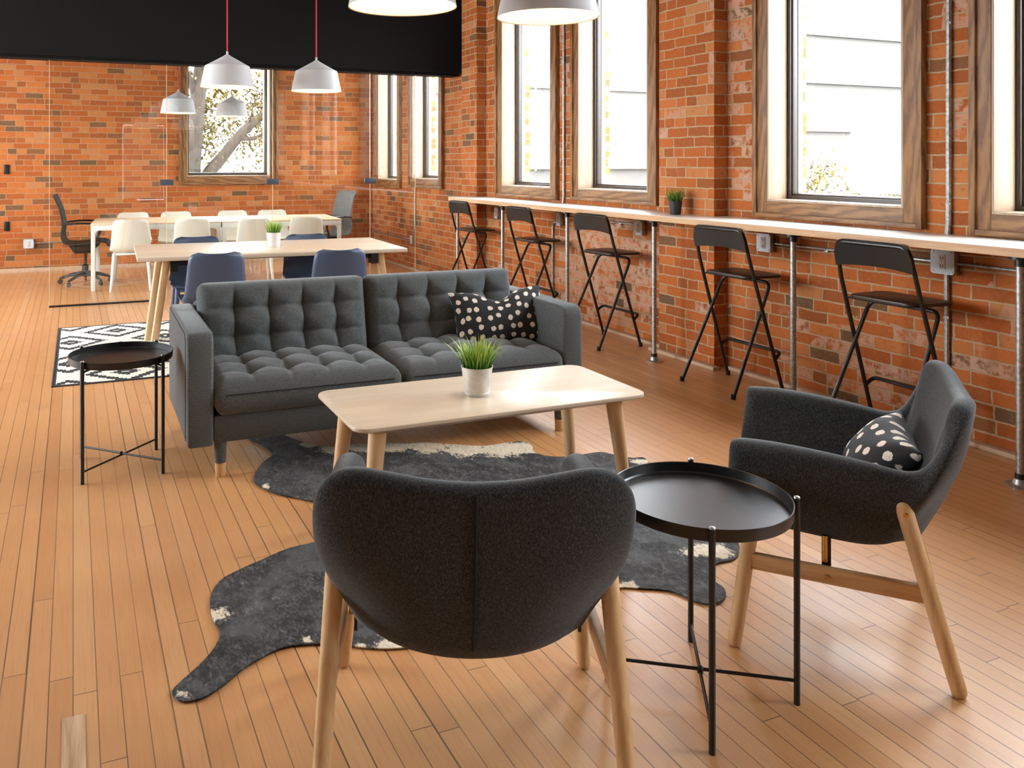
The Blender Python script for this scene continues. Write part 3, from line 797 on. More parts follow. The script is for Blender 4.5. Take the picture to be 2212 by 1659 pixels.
# ------------------------------------------------------------------ armchairs
def make_armchair():
    t = thing('armchair', '', 'armchair', (0, 0, 0), 0, 'dark grey felt armchairs')
    # half of the shell, from the arm front round to the middle of the back: top edge, bottom edge, thickness
    # ... and how far the outer face bulges, and draws in at the waist
    K = [((.353, .264, .596), (.294, .278, .372), .086, .014, 0), ((.355, .180, .597), (.280, .190, .335), .084, .018, 0), ((.350, .060, .588), (.266, .060, .318), .078, .018, 0), ((.341, -.060, .573), (.262, -.035, .314), .070, .016, 0),
         ((.334, -.140, .560), (.260, -.088, .322), .062, .012, .002), ((.336, -.185, .576), (.254, -.115, .330), .058, .018, .005), ((.346, -.224, .632), (.244, -.140, .333), .056, .024, .009), ((.340, -.262, .702), (.222, -.160, .328), .056, .026, .010),
         ((.308, -.292, .745), (.190, -.174, .316), .056, .026, .007), ((.248, -.313, .757), (.146, -.183, .303), .056, .026, .003), ((.178, -.325, .750), (.100, -.188, .294), .056, .025, 0), ((.090, -.331, .738), (.050, -.191, .288), .056, .024, 0), ((0, -.333, .733), (0, -.192, .286), .056, .024, 0)]
    sub = 3
    T = catmull([k[0] for k in K], sub); Bt = catmull([k[1] for k in K], sub); TH = catmull([(k[2], k[3], k[4]) for k in K], sub)
    mir = lambda L: L+[Vector((-p.x, p.y, p.z)) for p in L[-2::-1]]
    T = mir(T); Bt = mir(Bt); TH = TH+TH[-2::-1]
    secs = []; n = len(T); mids = []; raw = []
    for i in range(n):                                       # inward normals in plan, smoothed round the corners
        tg = T[min(i+2, n-1)]-T[max(i-2, 0)]; tg.z = 0; tg.normalize(); v = Vector((-tg.y, tg.x, 0))
        raw.append(-v if v.dot(Vector((0, .02, 0))-Vector((T[i].x, T[i].y, 0))) < 0 else v)
    NR = [sum((raw[min(max(i+k, 0), n-1)] for k in range(-4, 5)), Vector()).normalized() for i in range(n)]
    for i in range(n):
        nrm = NR[i]
        th = TH[i].x; tp = Vector(T[i]); bt = Vector(Bt[i]); L = []
        tp.z -= th*.42
        outer = []
        for q in (0, .12, .28, .45, .62, .80, .93):
            p = bt.lerp(tp, q)-nrm*(TH[i].y*math.sin(PI*q**(1+TH[i].z*70))-TH[i].z*math.sin(PI*min(1, q*1.9)))
            outer.append(p)
        cc = tp+nrm*th*.5
        capp = [cc-nrm*math.cos(a)*th*.5+Vector((0, 0, 1))*math.sin(a)*th*.42 for a in (0, .45, .95, PI/2, PI-.95, PI-.45, PI)]
        ib = bt.lerp(tp, .0)+nrm*th*.9; ib.z = bt.z+.03
        inner = []
        for q in (.93, .78, .6, .42, .22, 0):
            inner.append(ib.lerp(tp+nrm*th, q)-nrm*.012*math.sin(PI*q))
        secs.append(outer+capp+inner); mids.append(outer)
    def endcap(sec, d):
        c = sum((Vector(p) for p in sec), Vector())/len(sec); out = []
        a = Vector(sec[6]); b_ = Vector(sec[14])
        res = []
        for k, f in ((.012, .965), (.024, .86), (.032, .66), (.036, .36)):
            L = []
            for p in sec:
                p = Vector(p); z = p.z
                mid = Vector((c.x+(p.z-c.z)*(Vector(sec[9]).x-c.x)/max(.05, Vector(sec[9]).z-c.z), c.y, p.z))
                w = p.lerp(mid, 1-f); zz = c.z+(p.z-c.z)*(1-(1-f)*(.34 if p.z > c.z else .12))
                L.append(Vector((w.x, p.y*(1) + k, zz)))
            res.append(L)
        return res
    e0 = endcap(secs[0], 1); e1 = endcap(secs[-1], 1)
    b = MB().loops(e0[::-1]+secs+e1)
    sh = b.build('shell', M['felt'], t, smooth=75); subsurf(sh, 1)
    # seams: centre back and along the wing
    mid = mids[n//2]
    MB().tube([p+Vector((0, -.0012, 0)) for p in catmull(mid[1:], 4)]+[Vector(secs[n//2][8])+Vector((0, -.001, -.004))], .0034, 8).build('back_seam', M['seam'], t)
    # seat cushion and underside
    so = []
    half = [(.255, .330), (.262, .20), (.246, .05), (.236, -.04), (.215, -.10), (.175, -.130), (.10, -.145), (0, -.148)]
    so = half+[(-x, y) for x, y in half[-2::-1]]
    MB().prism(so, .350, .412, .022, 3).build('seat_cushion', M['felt'], t, smooth=60)
    uo = [(x*.955, y*.955) for x, y in so]
    MB().prism(uo, .338, .352, .005, 2).build('underside', M['black_soft'], t)
    # frame
    for sx in (-1, 1):
        rt, rf = Vector((sx*.308, -.135, .485)), Vector((sx*.330, -.268, 0))
        lg = MB().tube([rf, rt], [.0195, .0215], 20, round_end=True).build('leg', M['beech'], t, smooth=60)
        d = (rf-rt).normalized(); bp = rt+d*.035+Vector((sx*.0195, 0, 0))
        bo = MB().lathe([(.0065, -.002), (.0065, .002), (.0035, .0035)], 14).build('bolt', M['brass'], lg)
        bo.matrix_local = Matrix.Translation(bp) @ Matrix.Rotation(sx*PI/2, 4, 'Y')
        ft, ff = Vector((sx*.298, .240, .360)), Vector((sx*.333, .286, 0))
        MB().tube([ff, ft], [.0195, .0215], 20, round_end=True).build('leg', M['beech'], t, smooth=60)
        xf = Matrix.Translation((sx*.314, 0, 0))
        MB().prism([(-.190, .221), (.262, .226), (.258, .270), (-.183, .266)], -.011, .011, .003, 2,
                   xf @ Matrix(((0, 0, 1, 0), (1, 0, 0, 0), (0, 1, 0, 0), (0, 0, 0, 1)))).build('side_rail', M['beechY'], t)
        bo = MB().lathe([(.0065, -.002), (.0065, .002), (.0035, .0035)], 14).build('bolt', M['brass'], t)
        bo.matrix_local = Matrix.Translation((sx*.326, .045, .245)) @ Matrix.Rotation(sx*PI/2, 4, 'Y')
        MB().box(sx*.276-.004, .034, .236, sx*.276+.004, .058, .345, .001).build('bracket', M['black'], t)
        MB().tube([(sx*.290, .050, .272), (sx*.290, .050, .345)], .0070, 12).build('brass_spacer', M['brass'], t)
    return t
ac = make_armchair(); ac.location = (.886, 1.832, 0); ac.rotation_euler = (0, 0, R(-23)); ac['label'] = 'dark grey armchair seen from behind in the foreground, with a centre back seam'
ac2 = copy_thing(ac, (2.201, 1.900, 0), R(42.3), 'dark grey armchair at right facing left, holding a dotted cushion')
p = pillow(.36, .25, .15, 'cushion', ear=.12, fold=0).build('throw_cushion', M['dots'], smooth=80, weld=True, recalc=False)
tag(p, 'black cushion with cream dots tilted on the seat of the right armchair', 'cushion', 'dotted throw cushions')
p.matrix_world = Matrix.Translation((2.201, 1.900, 0)) @ Matrix.Rotation(R(42.3), 4, 'Z') @ Matrix.Translation((.0, -.105, .492)) @ Matrix.Rotation(R(6), 4, 'Z') @ Matrix.Rotation(R(130), 4, 'X') @ Matrix.Rotation(R(4), 4, 'Z')

# ------------------------------------------------------------------ dining table and chairs
DR = R(-2.4)
dt = thing('dining_table', 'long pale wood dining table behind the sofa, legs on black brackets', 'dining table', (1.398, 6.456, .0072), DR)
DL, DD = 1.95, .99
MB().box(-DL/2, -DD/2, .707, DL/2, DD/2, .735, .002).build('tabletop', M['ash'], dt)
MB().box(-DL/2+.18, -.22, .672, DL/2-.18, -.18, .7068).box(-DL/2+.18, .18, .672, DL/2-.18, .22, .7068).build('under_beam', M['black'], dt)
for sx in (-1, 1):
    for sy in (-1, 1):
        x0, x1 = sx*(DL/2-.195), sx*(DL/2-.10); y0, y1 = sy*(DD/2-.09), sy*(DD/2-.12)
        L = []
        for x, y, z in ((x1, y1, 0), (x0, y0, .705)):
            L.append([(x+a, y+c, z) for a, c in rrect(.052, .075, .012, 3)])
        lg = MB().loops(L).build('leg', M['ash_leg'], dt, smooth=50)
        xb = x0-sx*.052
        MB().prism([(xb-.026, y0-.05), (xb+.026, y0-.05), (xb+.026, y0+.05), (xb-.026, y0+.05)], .625, .7065, .002).build('bracket', M['black'], lg)
        MB().box(min(xb, xb-sx*.20), y0-.02, .665, max(xb, xb-sx*.20), y0+.02, .7065).build('bracket_arm', M['black'], lg)

def make_shell_chair(name, mat, group, frame_mat):
    """moulded one-piece seat and back on four tapered legs; sits facing +y"""
    t = thing(name, '', 'chair', (0, 0, 0), 0, group)
    prof = [(.215, .432), (.205, .425), (.15, .418), (.05, .412), (-.06, .414), (-.13, .424), (-.175, .450), (-.198, .50), (-.212, .58), (-.226, .66), (-.240, .735), (-.248, .775)]
    C1 = catmull([(0, y, z) for y, z in prof], 3); n = len(C1)
    def half(f):
        if f < .40: return .205+.018*math.sin(PI*min(1, f/.4))
        g = (f-.40)/.60
        w = .222-.047*g**1.2
        return w
    L = []
    for i, p in enumerate(C1):
        f = i/(n-1); w = half(f)
        tan = (C1[min(i+1, n-1)]-C1[max(i-1, 0)]).normalized(); nr = Vector((0, tan.z, -tan.y))  # towards the sitter / up
        if nr.z < 0 and f < .3: nr = -nr
        row = []
        for k in range(17):
            s = -1+2*k/16
            curl = .035*abs(s)**3 if f < .5 else .040*abs(s)**2.5
            ww = w
            dz = 0
            if f > .86:                                                    # rounded upper corners
                q = (f-.86)/.14; dz = 0; ww = w-.055*(1-math.sqrt(max(0, 1-q**2.2)))
            if f < .06: ww = w-.02*(1-f/.06)
            row.append(p+Vector((s*ww, 0, 0))+nr*curl*(1 if f > .42 else .7))
        L.append((row, nr))
    b = MB(); th = .012
    rings = []
    for row, nr in L:
        rings.append(row+[p-nr*th for p in row[::-1]])
    b.loops(rings); o = b.build('shell', mat, t, smooth=70)
    fr = MB()
    fr.box(-.185, -.155, .385, .185, -.115, .410, .008).box(-.185, .125, .385, .185, .165, .410, .008).box(-.185, -.155, .385, -.150, .165, .410, .008).box(.150, -.155, .385, .185, .165, .410, .008)
    fr.build('seat_frame', frame_mat, t)
    for sx in (-1, 1):
        for sy, y0, y1 in ((1, .145, .205), (-1, -.135, -.225)):
            P = [(sx*.205, y1, 0), (sx*.172, y0, .405)]
            MB().tube(P, [.0125, .020], 14).build('leg', frame_mat, t)
    return t
def put_rows(first, lst, zz=0):
    for i, (x, y, rz, lb) in enumerate(lst):
        o = first if i == 0 else copy_thing(first)
        o.location = (x, y, zz); o.rotation_euler = (0, 0, rz); o['label'] = lb
bl = make_shell_chair('moulded_chair', M['blue_plastic'], 'slate blue chairs round the dining table', M['blue_plastic'])
put_rows(bl, [(.905, 5.96, DR, 'slate blue moulded chair at the left, back to us, behind the left sofa cushion'),
              (1.745, 5.86, DR, 'slate blue moulded chair at the right, back to us, behind the middle of the sofa'),
              (.925, 6.83, DR+PI, 'slate blue moulded chair across the dining table, at its left, facing us'),
              (1.825, 6.74, DR+PI, 'slate blue moulded chair across the dining table, at its right, facing us')], .0072)

# ------------------------------------------------------------------ meeting tables and chairs behind the glass
def make_meeting_table(w):
    t = thing('meeting_table', '', 'meeting table', (0, 0, 0), 0, 'meeting tables behind the glass')
    d = 1.0
    MB().box(-w/2, -d/2, .713, w/2, d/2, .730, .002).build('tabletop', M['birch'], t)
    b = MB()
    b.box(-w/2+.004, -d/2+.004, .657, w/2-.004, -d/2+.044, .7125, .002).box(-w/2+.004, d/2-.044, .657, w/2-.004, d/2-.004, .7125, .002)
    b.box(-w/2+.004, -d/2+.044, .657, -w/2+.044, d/2-.044, .7125, .002).box(w/2-.044, -d/2+.044, .657, w/2-.004, d/2-.044, .7125, .002)
    b.build('frame', M['white_metal'], t)
    for sx in (-1, 1):
        for sy in (-1, 1):
            x, y = sx*(w/2-.027), sy*(d/2-.027)
            o = [(x-sx*.022, 0)]
            b = MB().box(x-.022, y-.022, 0, x+.022, y+.022, .659, .003)
            k = [(0, .02), (0, -.05)]+[(.05-.05*math.cos(a), -.05+.05*math.sin(a)) for a in (PI/8, PI/4, 3*PI/8, PI/2)]+[(.05, .02)]
            pts = [(x-sx*(.021+a), .659+c) for a, c in k]
            xf = Matrix(((1, 0, 0, 0), (0, 0, 1, y-.021), (0, 1, 0, 0), (0, 0, 0, 1)))
            b.prism(pts, 0, .042, 0, 2, xf)
            b.build('leg', M['white_metal'], t, smooth=30)
    return t
MR = R(-4.5)
mt1 = make_meeting_table(1.385)
mc, msn = math.cos(MR), math.sin(MR)
def mpos(u, v): return (.172+u*mc-v*msn, 9.72+u*msn+v*mc, 0)
for i, (o, u, lb) in enumerate(((mt1, .6925, 'left of two white framed meeting tables behind the glass'), (copy_thing(mt1), 2.082, 'right of two white framed meeting tables behind the glass'))):
    o.location = mpos(u, .50); o.rotation_euler = (0, 0, MR); o['label'] = lb
wc = make_shell_chair('moulded_chair', M['white_plastic'], 'white chairs round the meeting tables', M['white_metal'])
put_rows(wc, [(*mpos(.415, .10)[:2], MR, 'white moulded chair, back to us, first from the left at the meeting tables'),
              (*mpos(1.06, .08)[:2], MR, 'white moulded chair, back to us, second from the left at the meeting tables'),
              (*mpos(1.72, -.13)[:2], MR, 'white moulded chair, back to us, third from the left, behind the white pot'),
              (*mpos(2.32, .03)[:2], MR, 'white moulded chair, back to us, rightmost at the meeting tables'),
              (*mpos(.42, 1.06)[:2], MR+PI, 'white moulded chair on the far side of the meeting tables, leftmost top visible'),
              (*mpos(.93, 1.09)[:2], MR+PI, 'white moulded chair on the far side of the meeting tables, second top from left'),
              (*mpos(1.63, 1.11)[:2], MR+PI, 'white moulded chair on the far side of the meeting tables, third top from left'),
              (*mpos(2.14, 1.12)[:2], MR+PI, 'white moulded chair on the far side of the meeting tables, rightmost top visible')])

def make_office_chair(meshmat):
    t = thing('office_chair', '', 'office chair', (0, 0, 0), 0, 'swivel chairs at the ends of the meeting tables')   # faces +x
    for k in range(5):
        a = 2*PI*k/5+.35; dx, dy = math.cos(a), math.sin(a)
        lg = MB().tube([(.03*dx, .03*dy, .125), (.16*dx, .16*dy, .105), (.29*dx, .29*dy, .062)], [.026, .021, .014], 10).build('base_arm', M['black'], t)
        MB().lathe([(.026, -.011), (.026, .011)], 16).build('caster', M['rubber'], lg).matrix_local = Matrix.Translation((.285*dx, .285*dy, .027)) @ Matrix.Rotation(a+PI/2, 4, 'Z') @ Matrix.Rotation(PI/2, 4, 'Y')
    MB().lathe([(.036, .09), (.036, .22), (.026, .225), (.018, .23), (.018, .42)], 18).build('gas_lift', M['black'], t)
    P = [(.25, .44), (.235, .475), (.16, .488), (.02, .468), (-.12, .462), (-.20, .478), (-.238, .53), (-.243, .60), (-.232, .68), (-.243, .77), (-.268, .88), (-.312, .985), (-.332, 1.03)]
    Cn = catmull([(x, 0, z) for x, z in P], 3); n = len(Cn); rings = []
    for i, p in enumerate(Cn):
        f = i/(n-1); w = .225-.03*max(0, (f-.55)/.45); w = w if f < .93 else w-.05*((f-.93)/.07)**2
        tg = (Cn[min(i+1, n-1)]-Cn[max(i-1, 0)]).normalized(); nr = Vector((tg.z, 0, -tg.x))
        if f < .3 and nr.z < 0: nr = -nr
        row = [p+Vector((0, s*w, 0))+nr*.02*abs(s)**2.5 for s in (-1, -.8, -.5, -.2, .2, .5, .8, 1)]
        rings.append(row+[q-nr*.016 for q in row[::-1]])
    MB().loops(rings).build('mesh_shell', meshmat, t, smooth=60)
    MB().prism([(-.11, .36), (.06, .36), (.16, .455), (-.17, .445)], -.11, .11, .01, 2, Matrix(((1, 0, 0, 0), (0, 0, -1, 0), (0, 1, 0, 0), (0, 0, 0, 1)))).build('tilt_housing', M['black'], t)
    for sy in (-1, 1):
        MB().tube(bend([(-.236, sy*.215, .70), (-.05, sy*.262, .715), (.135, sy*.262, .705), (.165, sy*.25, .60), (.10, sy*.215, .475)], .06, 5), .012, 10).build('armrest', M['black'], t)
    return t
oc = make_office_chair(M['mesh']); oc.location = (.13, 10.38, 0); oc.rotation_euler = (0, 0, R(-4)); oc['label'] = 'black swivel office chair at the left end of the meeting tables'
oc2 = make_office_chair(M['grey_mesh']); oc2.location = (3.00, 10.35, 0); oc2.rotation_euler = (0, 0, R(196)); oc2['label'] = 'grey backed swivel office chair at the right end of the meeting tables'

# ------------------------------------------------------------------ rugs
rg = thing('rug', 'black and white flatweave rug with stepped diamonds under the dining table', 'rug', (1.380, 6.645, 0), R(-.3))
MB().box(-1.488, -.983, .0005, 1.488, 0.983, .006, .002).build('weave', M['rug'], rg)
MB().box(-1.5, -.995, .0003, -1.488, .995, .007, .002).box(1.488, -.995, .0003, 1.5, .995, .007, .002).box(-1.488, -.995, .0003, 1.488, -.983, .007, .002).box(-1.488, 0.983, .0003, 1.488, .995, .007, .002).build('binding', M['rug_edge'], rg)

HIDE = [(0.777, 4.355), (0.827, 4.167), (0.855, 4.082), (0.876, 3.99), (0.868, 3.924), (0.798, 3.834), (0.735, 3.683), (0.73, 3.611), (0.752, 3.542), (0.794, 3.459), (0.891, 3.353), (0.946, 3.258), (0.937, 3.126), (0.896, 3.011), (0.823, 2.973), (0.717, 2.961), (0.617, 2.915), (0.511, 2.863), (0.446, 2.812), (0.402, 2.713), (0.392, 2.584), (0.401, 2.53), (0.389, 2.465), (0.338, 2.384), (0.248, 2.291), (0.242, 2.255), (0.263, 2.223), (0.314, 2.22), (0.375, 2.257), (0.442, 2.311), (0.547, 2.36), (0.631, 2.348), (0.698, 2.32), (0.792, 2.26), (0.879, 2.229), (1.003, 2.208), (1.201, 2.201), (1.44, 2.254), (1.63, 2.28), (1.712, 2.245), (1.784, 2.2), (1.811, 2.139), (1.828, 2.098), (1.875, 2.08), (1.932, 2.105), (1.961, 2.149), (1.964, 2.187), (2.011, 2.242), (2.057, 2.287), (2.124, 2.285), (2.175, 2.308), (2.228, 2.36), (2.288, 2.457), (2.307, 2.608), (2.335, 2.816), (2.416, 3.008), (2.464, 3.175), (2.479, 3.241), (2.43, 3.254), (2.38, 3.315), (2.339, 3.377), (2.236, 3.38), (2.148, 3.384), (2.061, 3.436), (2.046, 3.515), (2.072, 3.567), (2.071, 3.648), (2.01, 3.665), (1.867, 3.666), (1.777, 3.717), (1.611, 3.822), (1.519, 3.846), (1.426, 3.891), (1.324, 3.918), (1.253, 3.933), (1.152, 3.936), (1.071, 4.03), (1.005, 4.17), (0.962, 4.319), (0.88, 4.407)]
def smooth_poly(P, n=3):
    P3 = [Vector((x, y, 0)) for x, y in P]; P3 = [P3[-1]]+P3+[P3[0], P3[1]]
    q = catmull(P3, n); return [(v.x, v.y) for v in q[n:-n-1]]
def cowhide():
    out = smooth_poly(HIDE); out = out[:-1] if (Vector(out[0])-Vector(out[-1])).length < 1e-4 else out
    bm = bmesh.new(); vs = [bm.verts.new((x, y, 0)) for x, y in out]
    f = bm.faces.new(vs); f.normal_update()
    if f.normal.z < 0: f.normal_flip()
    bmesh.ops.triangulate(bm, faces=[f])
    # cut into a grid so that patches and the slight ripple have vertices to live on
    for k in range(1, 52):
        for co, no in (((.2+k*.045, 0, 0), (1, 0, 0)), ((0, 2.0+k*.052, 0), (0, 1, 0))):
            bmesh.ops.bisect_plane(bm, geom=bm.verts[:]+bm.edges[:]+bm.faces[:], plane_co=co, plane_no=no)
    bmesh.ops.remove_doubles(bm, verts=bm.verts, dist=.002)
    lay = bm.loops.layers.color.new('white')
    seg = [(Vector(p), r) for p, r in (((1.077, 4.011), 0.08), ((1.171, 3.914), 0.12), ((1.294, 3.88), 0.135), ((1.449, 3.84), 0.15), ((1.604, 3.77), 0.16), ((1.759, 3.67), 0.175), ((1.915, 3.60), 0.18), ((2.038, 3.56), 0.13), ((0.753, 2.259), 0.06), ((0.836, 2.245), 0.08), ((0.961, 2.225), 0.09), ((0.403, 2.606), 0.06), ((1.668, 2.268), 0.06), ((1.585, 2.301), 0.07), ((2.113, 2.361), 0.1), ((2.03, 2.384), 0.06), ((2.434, 3.196), 0.07), ((0.759, 3.564), 0.03), ((0.263, 2.248), 0.03), ((0.627, 2.374), 0.03))]
    for fc in bm.faces:
        for l in fc.loops:
            c = Vector((l.vert.co.x, l.vert.co.y)); w = max(math.exp(-((c-p).length/r)**2) for p, r in seg)
            l[lay] = (w, w, w, 1)
    edge = {v for e in bm.edges if len(e.link_faces) == 1 for v in e.verts}
    for v in bm.verts:
        v.co.z = .0042+(.0016*math.sin(v.co.x*9+v.co.y*4)+.0012*math.sin(v.co.y*13))*(1 if v not in edge else .3)
    ex = bmesh.ops.extrude_face_region(bm, geom=bm.faces[:])
    for v in [g for g in ex['geom'] if isinstance(g, bmesh.types.BMVert)]: v.co.z += .0035
    bmesh.ops.recalc_face_normals(bm, faces=bm.faces)
    me = bpy.data.meshes.new('cowhide_rug'); bm.to_mesh(me); bm.free()
    me.polygons.foreach_set('use_smooth', [True]*len(me.polygons)); me.set_sharp_from_angle(angle=R(50))
    o = bpy.data.objects.new('cowhide_rug', me); C.objects.link(o); me.materials.append(M['hide'])
    return tag(o, 'grey brindle cowhide rug with cream edges under the coffee table', 'rug')
cowhide()

# ------------------------------------------------------------------ pendant lamps
def make_pendant():
    t = thing('pendant_lamp', '', 'pendant lamp', (0, 0, 0), 0, 'white pendant lamps on red cords')
    o = [(.199, 0), (.167, .157), (.026, .236), (.019, .243), (.012, .245)]
    i = [(.012, .236), (.024, .227), (.163, .152), (.1955, .002)]
    MB().lathe(o, 72, cap0=False, cap1=True).build('shade', M['shade_out'], t, smooth=30)
    ln = MB().lathe(i+[(.1995, -.0005)], 72, cap0=False, cap1=False).build('shade_lining', M['shade_in'], t, smooth=30)
    MB().tube([(0, 0, .245), (0, 0, .270)], .008, 12).build('cord_grip', M['shade_out'], t)
    MB().tube([(0, 0, .270), (0, 0, CZ-1.965-.03)], .0052, 10).build('cord', M['cord'], t)
    MB().lathe([(.055, CZ-1.965-.032), (.055, CZ-1.965-.001)], 24).build('ceiling_rose', M['shade_out'], t)
    MB().lathe([(.02, .222), (.02, .18)], 16).build('lamp_holder', M['shade_out'], t)
    n = N('warm_lamp_glow'); e = n.n('ShaderNodeEmission', {0: (1, .74, .44, 1), 1: LAMP})
    n.n('ShaderNodeOutputMaterial', {0: e})
    MB().lathe([(.012, .18), (.030, .155), (.042, .125), (.040, .100), (.025, .085), (.004, .081)], 20).build('bulb', n.mat, t, smooth=60)
    return t
LAMP = 38
pl = make_pendant()
PL = [(1.120, 2.87, 'white pendant lamp cropped by the top edge, left one over the coffee table'), (1.73, 2.86, 'white pendant lamp cropped by the top edge, right one in front of the windows'),
      (1.08, 6.42, 'white pendant lamp on a red cord, left of the two over the dining table'), (1.80, 6.51, 'white pendant lamp on a red cord, right of the two over the dining table'),
      (1.12, 9.98, 'white pendant lamp behind the glass, left one over the meeting tables'), (1.81, 10.44, 'white pendant lamp behind the glass, right one against the far window')]
for i, (x, y, lb) in enumerate(PL):
    o = pl if i == 0 else copy_thing(pl)
    o.location = (x, y, 1.965); o['label'] = lb

# ------------------------------------------------------------------ outside
struct(MB().box(-60, 12.5, -3.4, 120, 130, -3.2).box(4.7, -60, -3.4, 120, 12.5, -3.2).build('ground', M['snow'], smooth=0))
def building(name, label, x0, x1, y0, y1, z1, wmat, ledges=()):
    t = thing(name, label, 'building', ((x0+x1)/2, (y0+y1)/2, -3.2))
    cx, cy = (x0+x1)/2, (y0+y1)/2
    MB().box(x0-cx, y0-cy, 0, x1-cx, y1-cy, z1+3.2).build('wall', wmat, t)
    MB().box(x0-cx-.15, y0-cy-.15, z1+3.2, x1-cx+.15, y1-cy+.15, z1+3.45).build('roof_edge', M['cream'], t)
    for z in ledges: MB().box(x0-cx-.1, y0-cy-.3, z+3.2, x1-cx, y0-cy-.01, z+3.35).build('ledge', M['cream'], t)
    return t
building('building', 'pale rendered flat-roofed building seen through the two far windows', 22.5, 46, 45, 57, 6.0, M['cream'], (1.0,))
building('building', 'taller pale building filling the upper part of the wide window', 47, 80, 52, 66, 21, M['cream'], (4.0, 8.0, 12.0))
def limb(b, pts, r0, r1, seg=9):
    c = catmull(pts, 5); n = len(c); b.tube(c, [r0+(r1-r0)*i/(n-1) for i in range(n)], seg)
def leaves(b, centers, n, rad, size, rnd):
    for i in range(n):
        c = Vector(rnd.choice(centers)); d = Vector((rnd.gauss(0, 1), rnd.gauss(0, 1), rnd.gauss(0, .8)))*rad*.6
        p = c+d; a = Vector((rnd.gauss(0, 1), rnd.gauss(0, 1), rnd.gauss(0, 1))).normalized(); q = perp(a); s = size*rnd.uniform(.6, 1.2)
        w = a.cross(q)
        b.bm.faces.new([b.bm.verts.new(p-a*s), b.bm.verts.new(p+w*s*.45), b.bm.verts.new(p+a*s), b.bm.verts.new(p-w*s*.45)])
rnd = random.Random(11)
tr = thing('tree', 'leaning tree with yellow autumn leaves outside the far window', 'tree', (1.93, 15.2, -3.2))
O = Vector((1.93, 15.2, -3.2))
b = MB(); L3 = lambda P: [Vector(p)-O for p in P]
limb(b, L3([(1.98, 15.2, -3.3), (1.93, 15.15, -.5), (1.894, 15.05, 1.15), (1.941, 15, 1.81), (2.02, 15, 2.58), (2.10, 15, 3.4)]), .23, .11)
limb(b, L3([(2.02, 15, 2.5), (2.22, 15.1, 2.9), (2.55, 15.3, 3.1), (3.2, 15.6, 3.4)]), .085, .03)
limb(b, L3([(1.97, 15, 2.55), (1.84, 14.9, 2.9), (1.60, 14.8, 3.3)]), .075, .03)
limb(b, L3([(1.96, 15.2, -1.2), (2.0, 15.05, .6), (2.179, 15, 1.164), (2.435, 15, 1.49), (2.76, 15, 1.90), (3.1, 15.05, 2.2), (3.8, 15.2, 2.6)]), .145, .065)
limb(b, L3([(2.70, 15, 1.84), (2.98, 14.95, 1.83), (3.34, 14.9, 1.98), (3.8, 14.8, 1.9)]), .05, .015)
for q in ([(2.0, 15, 1.7), (2.35, 14.8, 1.5), (2.75, 14.7, 1.25)], [(1.97, 15, 2.1), (2.35, 14.8, 1.9), (2.5, 14.7, 1.4)], [(2.9, 15, 2.05), (3.0, 14.8, 2.55), (3.3, 14.7, 2.9)], [(2.0, 15, 2.4), (2.5, 14.9, 2.3), (3.1, 14.8, 2.55)]):
    limb(b, L3(q), .014, .005, 6)
b.build('trunk', M['bark'], tr, smooth=60)
cs = [Vector((rnd.uniform(1.3, 4.4), rnd.uniform(14.6, 16.4), rnd.uniform(1.3, 3.8)))-O for _ in range(60)]
b = MB(); leaves(b, cs, 4200, .40, .055, rnd)
cs = [Vector((rnd.uniform(1.5, 5.2), rnd.uniform(17.0, 19.0), rnd.uniform(1.6, 4.4)))-O for _ in range(52)]
leaves(b, cs, 7500, .42, .085, rnd)
fo = b.build('foliage', M['leaf'], tr, smooth=0, recalc=False); fo['kind'] = 'stuff'
def bush(loc, r, h, label, mat, n, twigs=8, seed=1, size=.09):
    rr = random.Random(seed); t = thing('bush', label, 'bush', loc)
    b = MB()
    for k in range(twigs):
        a = 2*PI*k/twigs+rr.random(); limb(b, [(0, 0, 0), (r*.25*math.cos(a), r*.25*math.sin(a), h*.5), (r*.7*math.cos(a), r*.7*math.sin(a), h*rr.uniform(.8, 1.15))], .05, .012, 6)
    b.build('branches', M['bark'], t, smooth=60)
    cs = [Vector((rr.gauss(0, r*.5), rr.gauss(0, r*.5), h*rr.uniform(.3, 1.0))) for _ in range(26)]
    b = MB(); leaves(b, cs, n, r*.35, size, rr)
    f = b.build('foliage', mat, t, smooth=0, recalc=False); f['kind'] = 'stuff'
bush((31.5, 30, -3.2), 2.4, 4.2, 'pale yellow bushy tree outside the wide window, left one', M['leaf'], 3000, 9, 4, .13)
bush((35.6, 36.5, -3.2), 2.4, 3.6, 'pale yellow bushy tree outside the wide window, middle one', M['bush'], 3000, 9, 5, .13)
bush((39.5, 30, -3.2), 2.0, 3.2, 'pale yellow bushy tree outside the wide window, right one', M['leaf'], 2500, 9, 6, .13)
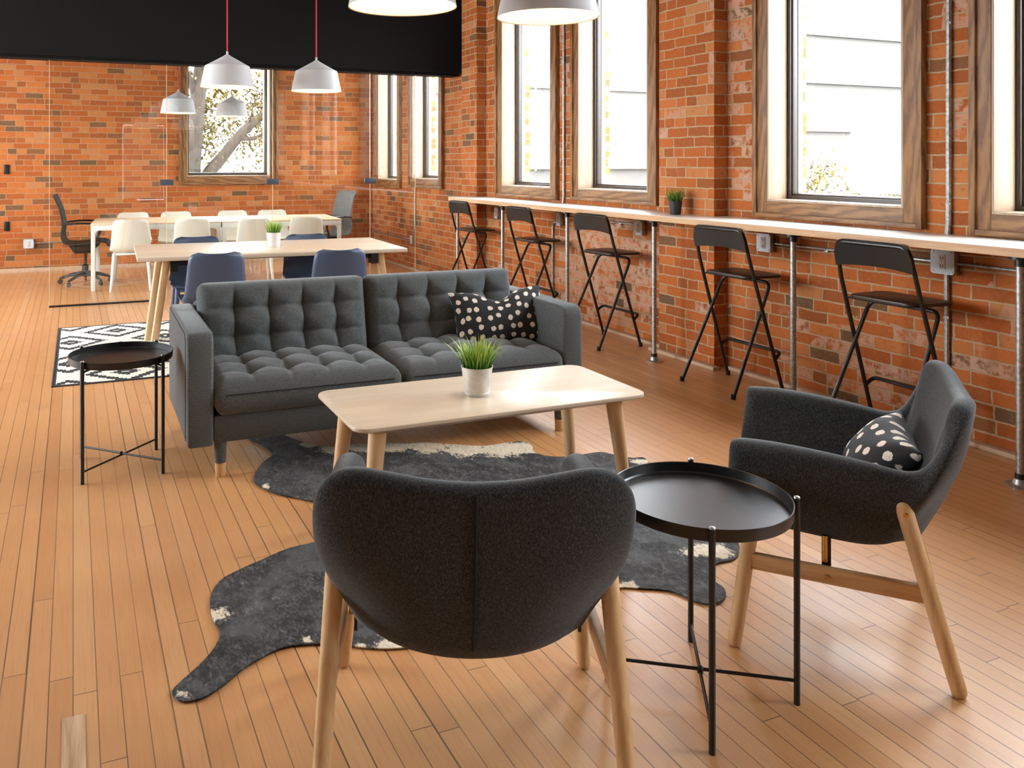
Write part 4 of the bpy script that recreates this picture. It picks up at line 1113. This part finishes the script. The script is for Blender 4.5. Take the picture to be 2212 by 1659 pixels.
bush((39, 40.2, -3.2), 2.0, 7.6, 'thin bare tree far outside the wide window', M['bush'], 900, 14, 8, .09)

# ------------------------------------------------------------------ daylight, portals, camera
w = bpy.data.worlds.new('overcast_sky'); S.world = w; w.use_nodes = True; nt = w.node_tree; nt.nodes.clear()
bg = nt.nodes.new('ShaderNodeBackground'); bg.inputs[0].default_value = (.88, .945, 1.0, 1); bg.inputs[1].default_value = 13
ow = nt.nodes.new('ShaderNodeOutputWorld'); nt.links.new(bg.outputs[0], ow.inputs[0])
def portal(loc, rot, sx, sy):
    l = bpy.data.lights.new('window_portal', 'AREA'); l.shape = 'RECTANGLE'; l.size = sx; l.size_y = sy; l.cycles.is_portal = True
    o = bpy.data.objects.new('window_portal', l); C.objects.link(o); o.location = loc; o.rotation_euler = rot; o['kind'] = 'helper'
for wd in WINS: portal((WXO+.02, (wd[3]+wd[4])/2, (wd[5]+WTOP)/2), (0, R(90), 0), WTOP-wd[5], wd[4]-wd[3])
portal((2.01, FY+.42, 2.10), (R(-90), 0, 0), 1.14, 1.79)
for y in LWIN: portal((LX-.22, y+.95, 2.025), (0, R(-90), 0), 2.45, 1.9)


cd = bpy.data.cameras.new('camera'); cam = bpy.data.objects.new('camera', cd); C.objects.link(cam); S.camera = cam
cam.location = (0, 0, 1.391); cam.rotation_euler = (R(90), 0, R(-22.36))
cd.sensor_width = 36; cd.sensor_fit = 'HORIZONTAL'; cd.lens = 36*1810/2212; cd.shift_x = (1106-902.5)/2212; cd.shift_y = -(829.5-352)/2212; cd.clip_start = .05; cd.clip_end = 400
S.view_settings.view_transform = 'Standard'; S.view_settings.look = 'None'; S.view_settings.gamma = 1; S.view_settings.use_curve_mapping = False
S.view_settings.exposure = 0.78
S.cycles.max_bounces = 8; S.cycles.diffuse_bounces = 4; S.cycles.glossy_bounces = 4; S.cycles.transparent_max_bounces = 16; S.cycles.transmission_bounces = 6
S.cycles.sample_clamp_indirect = 8; S.cycles.caustics_reflective = False; S.cycles.caustics_refractive = False
S.cycles.use_denoising = True
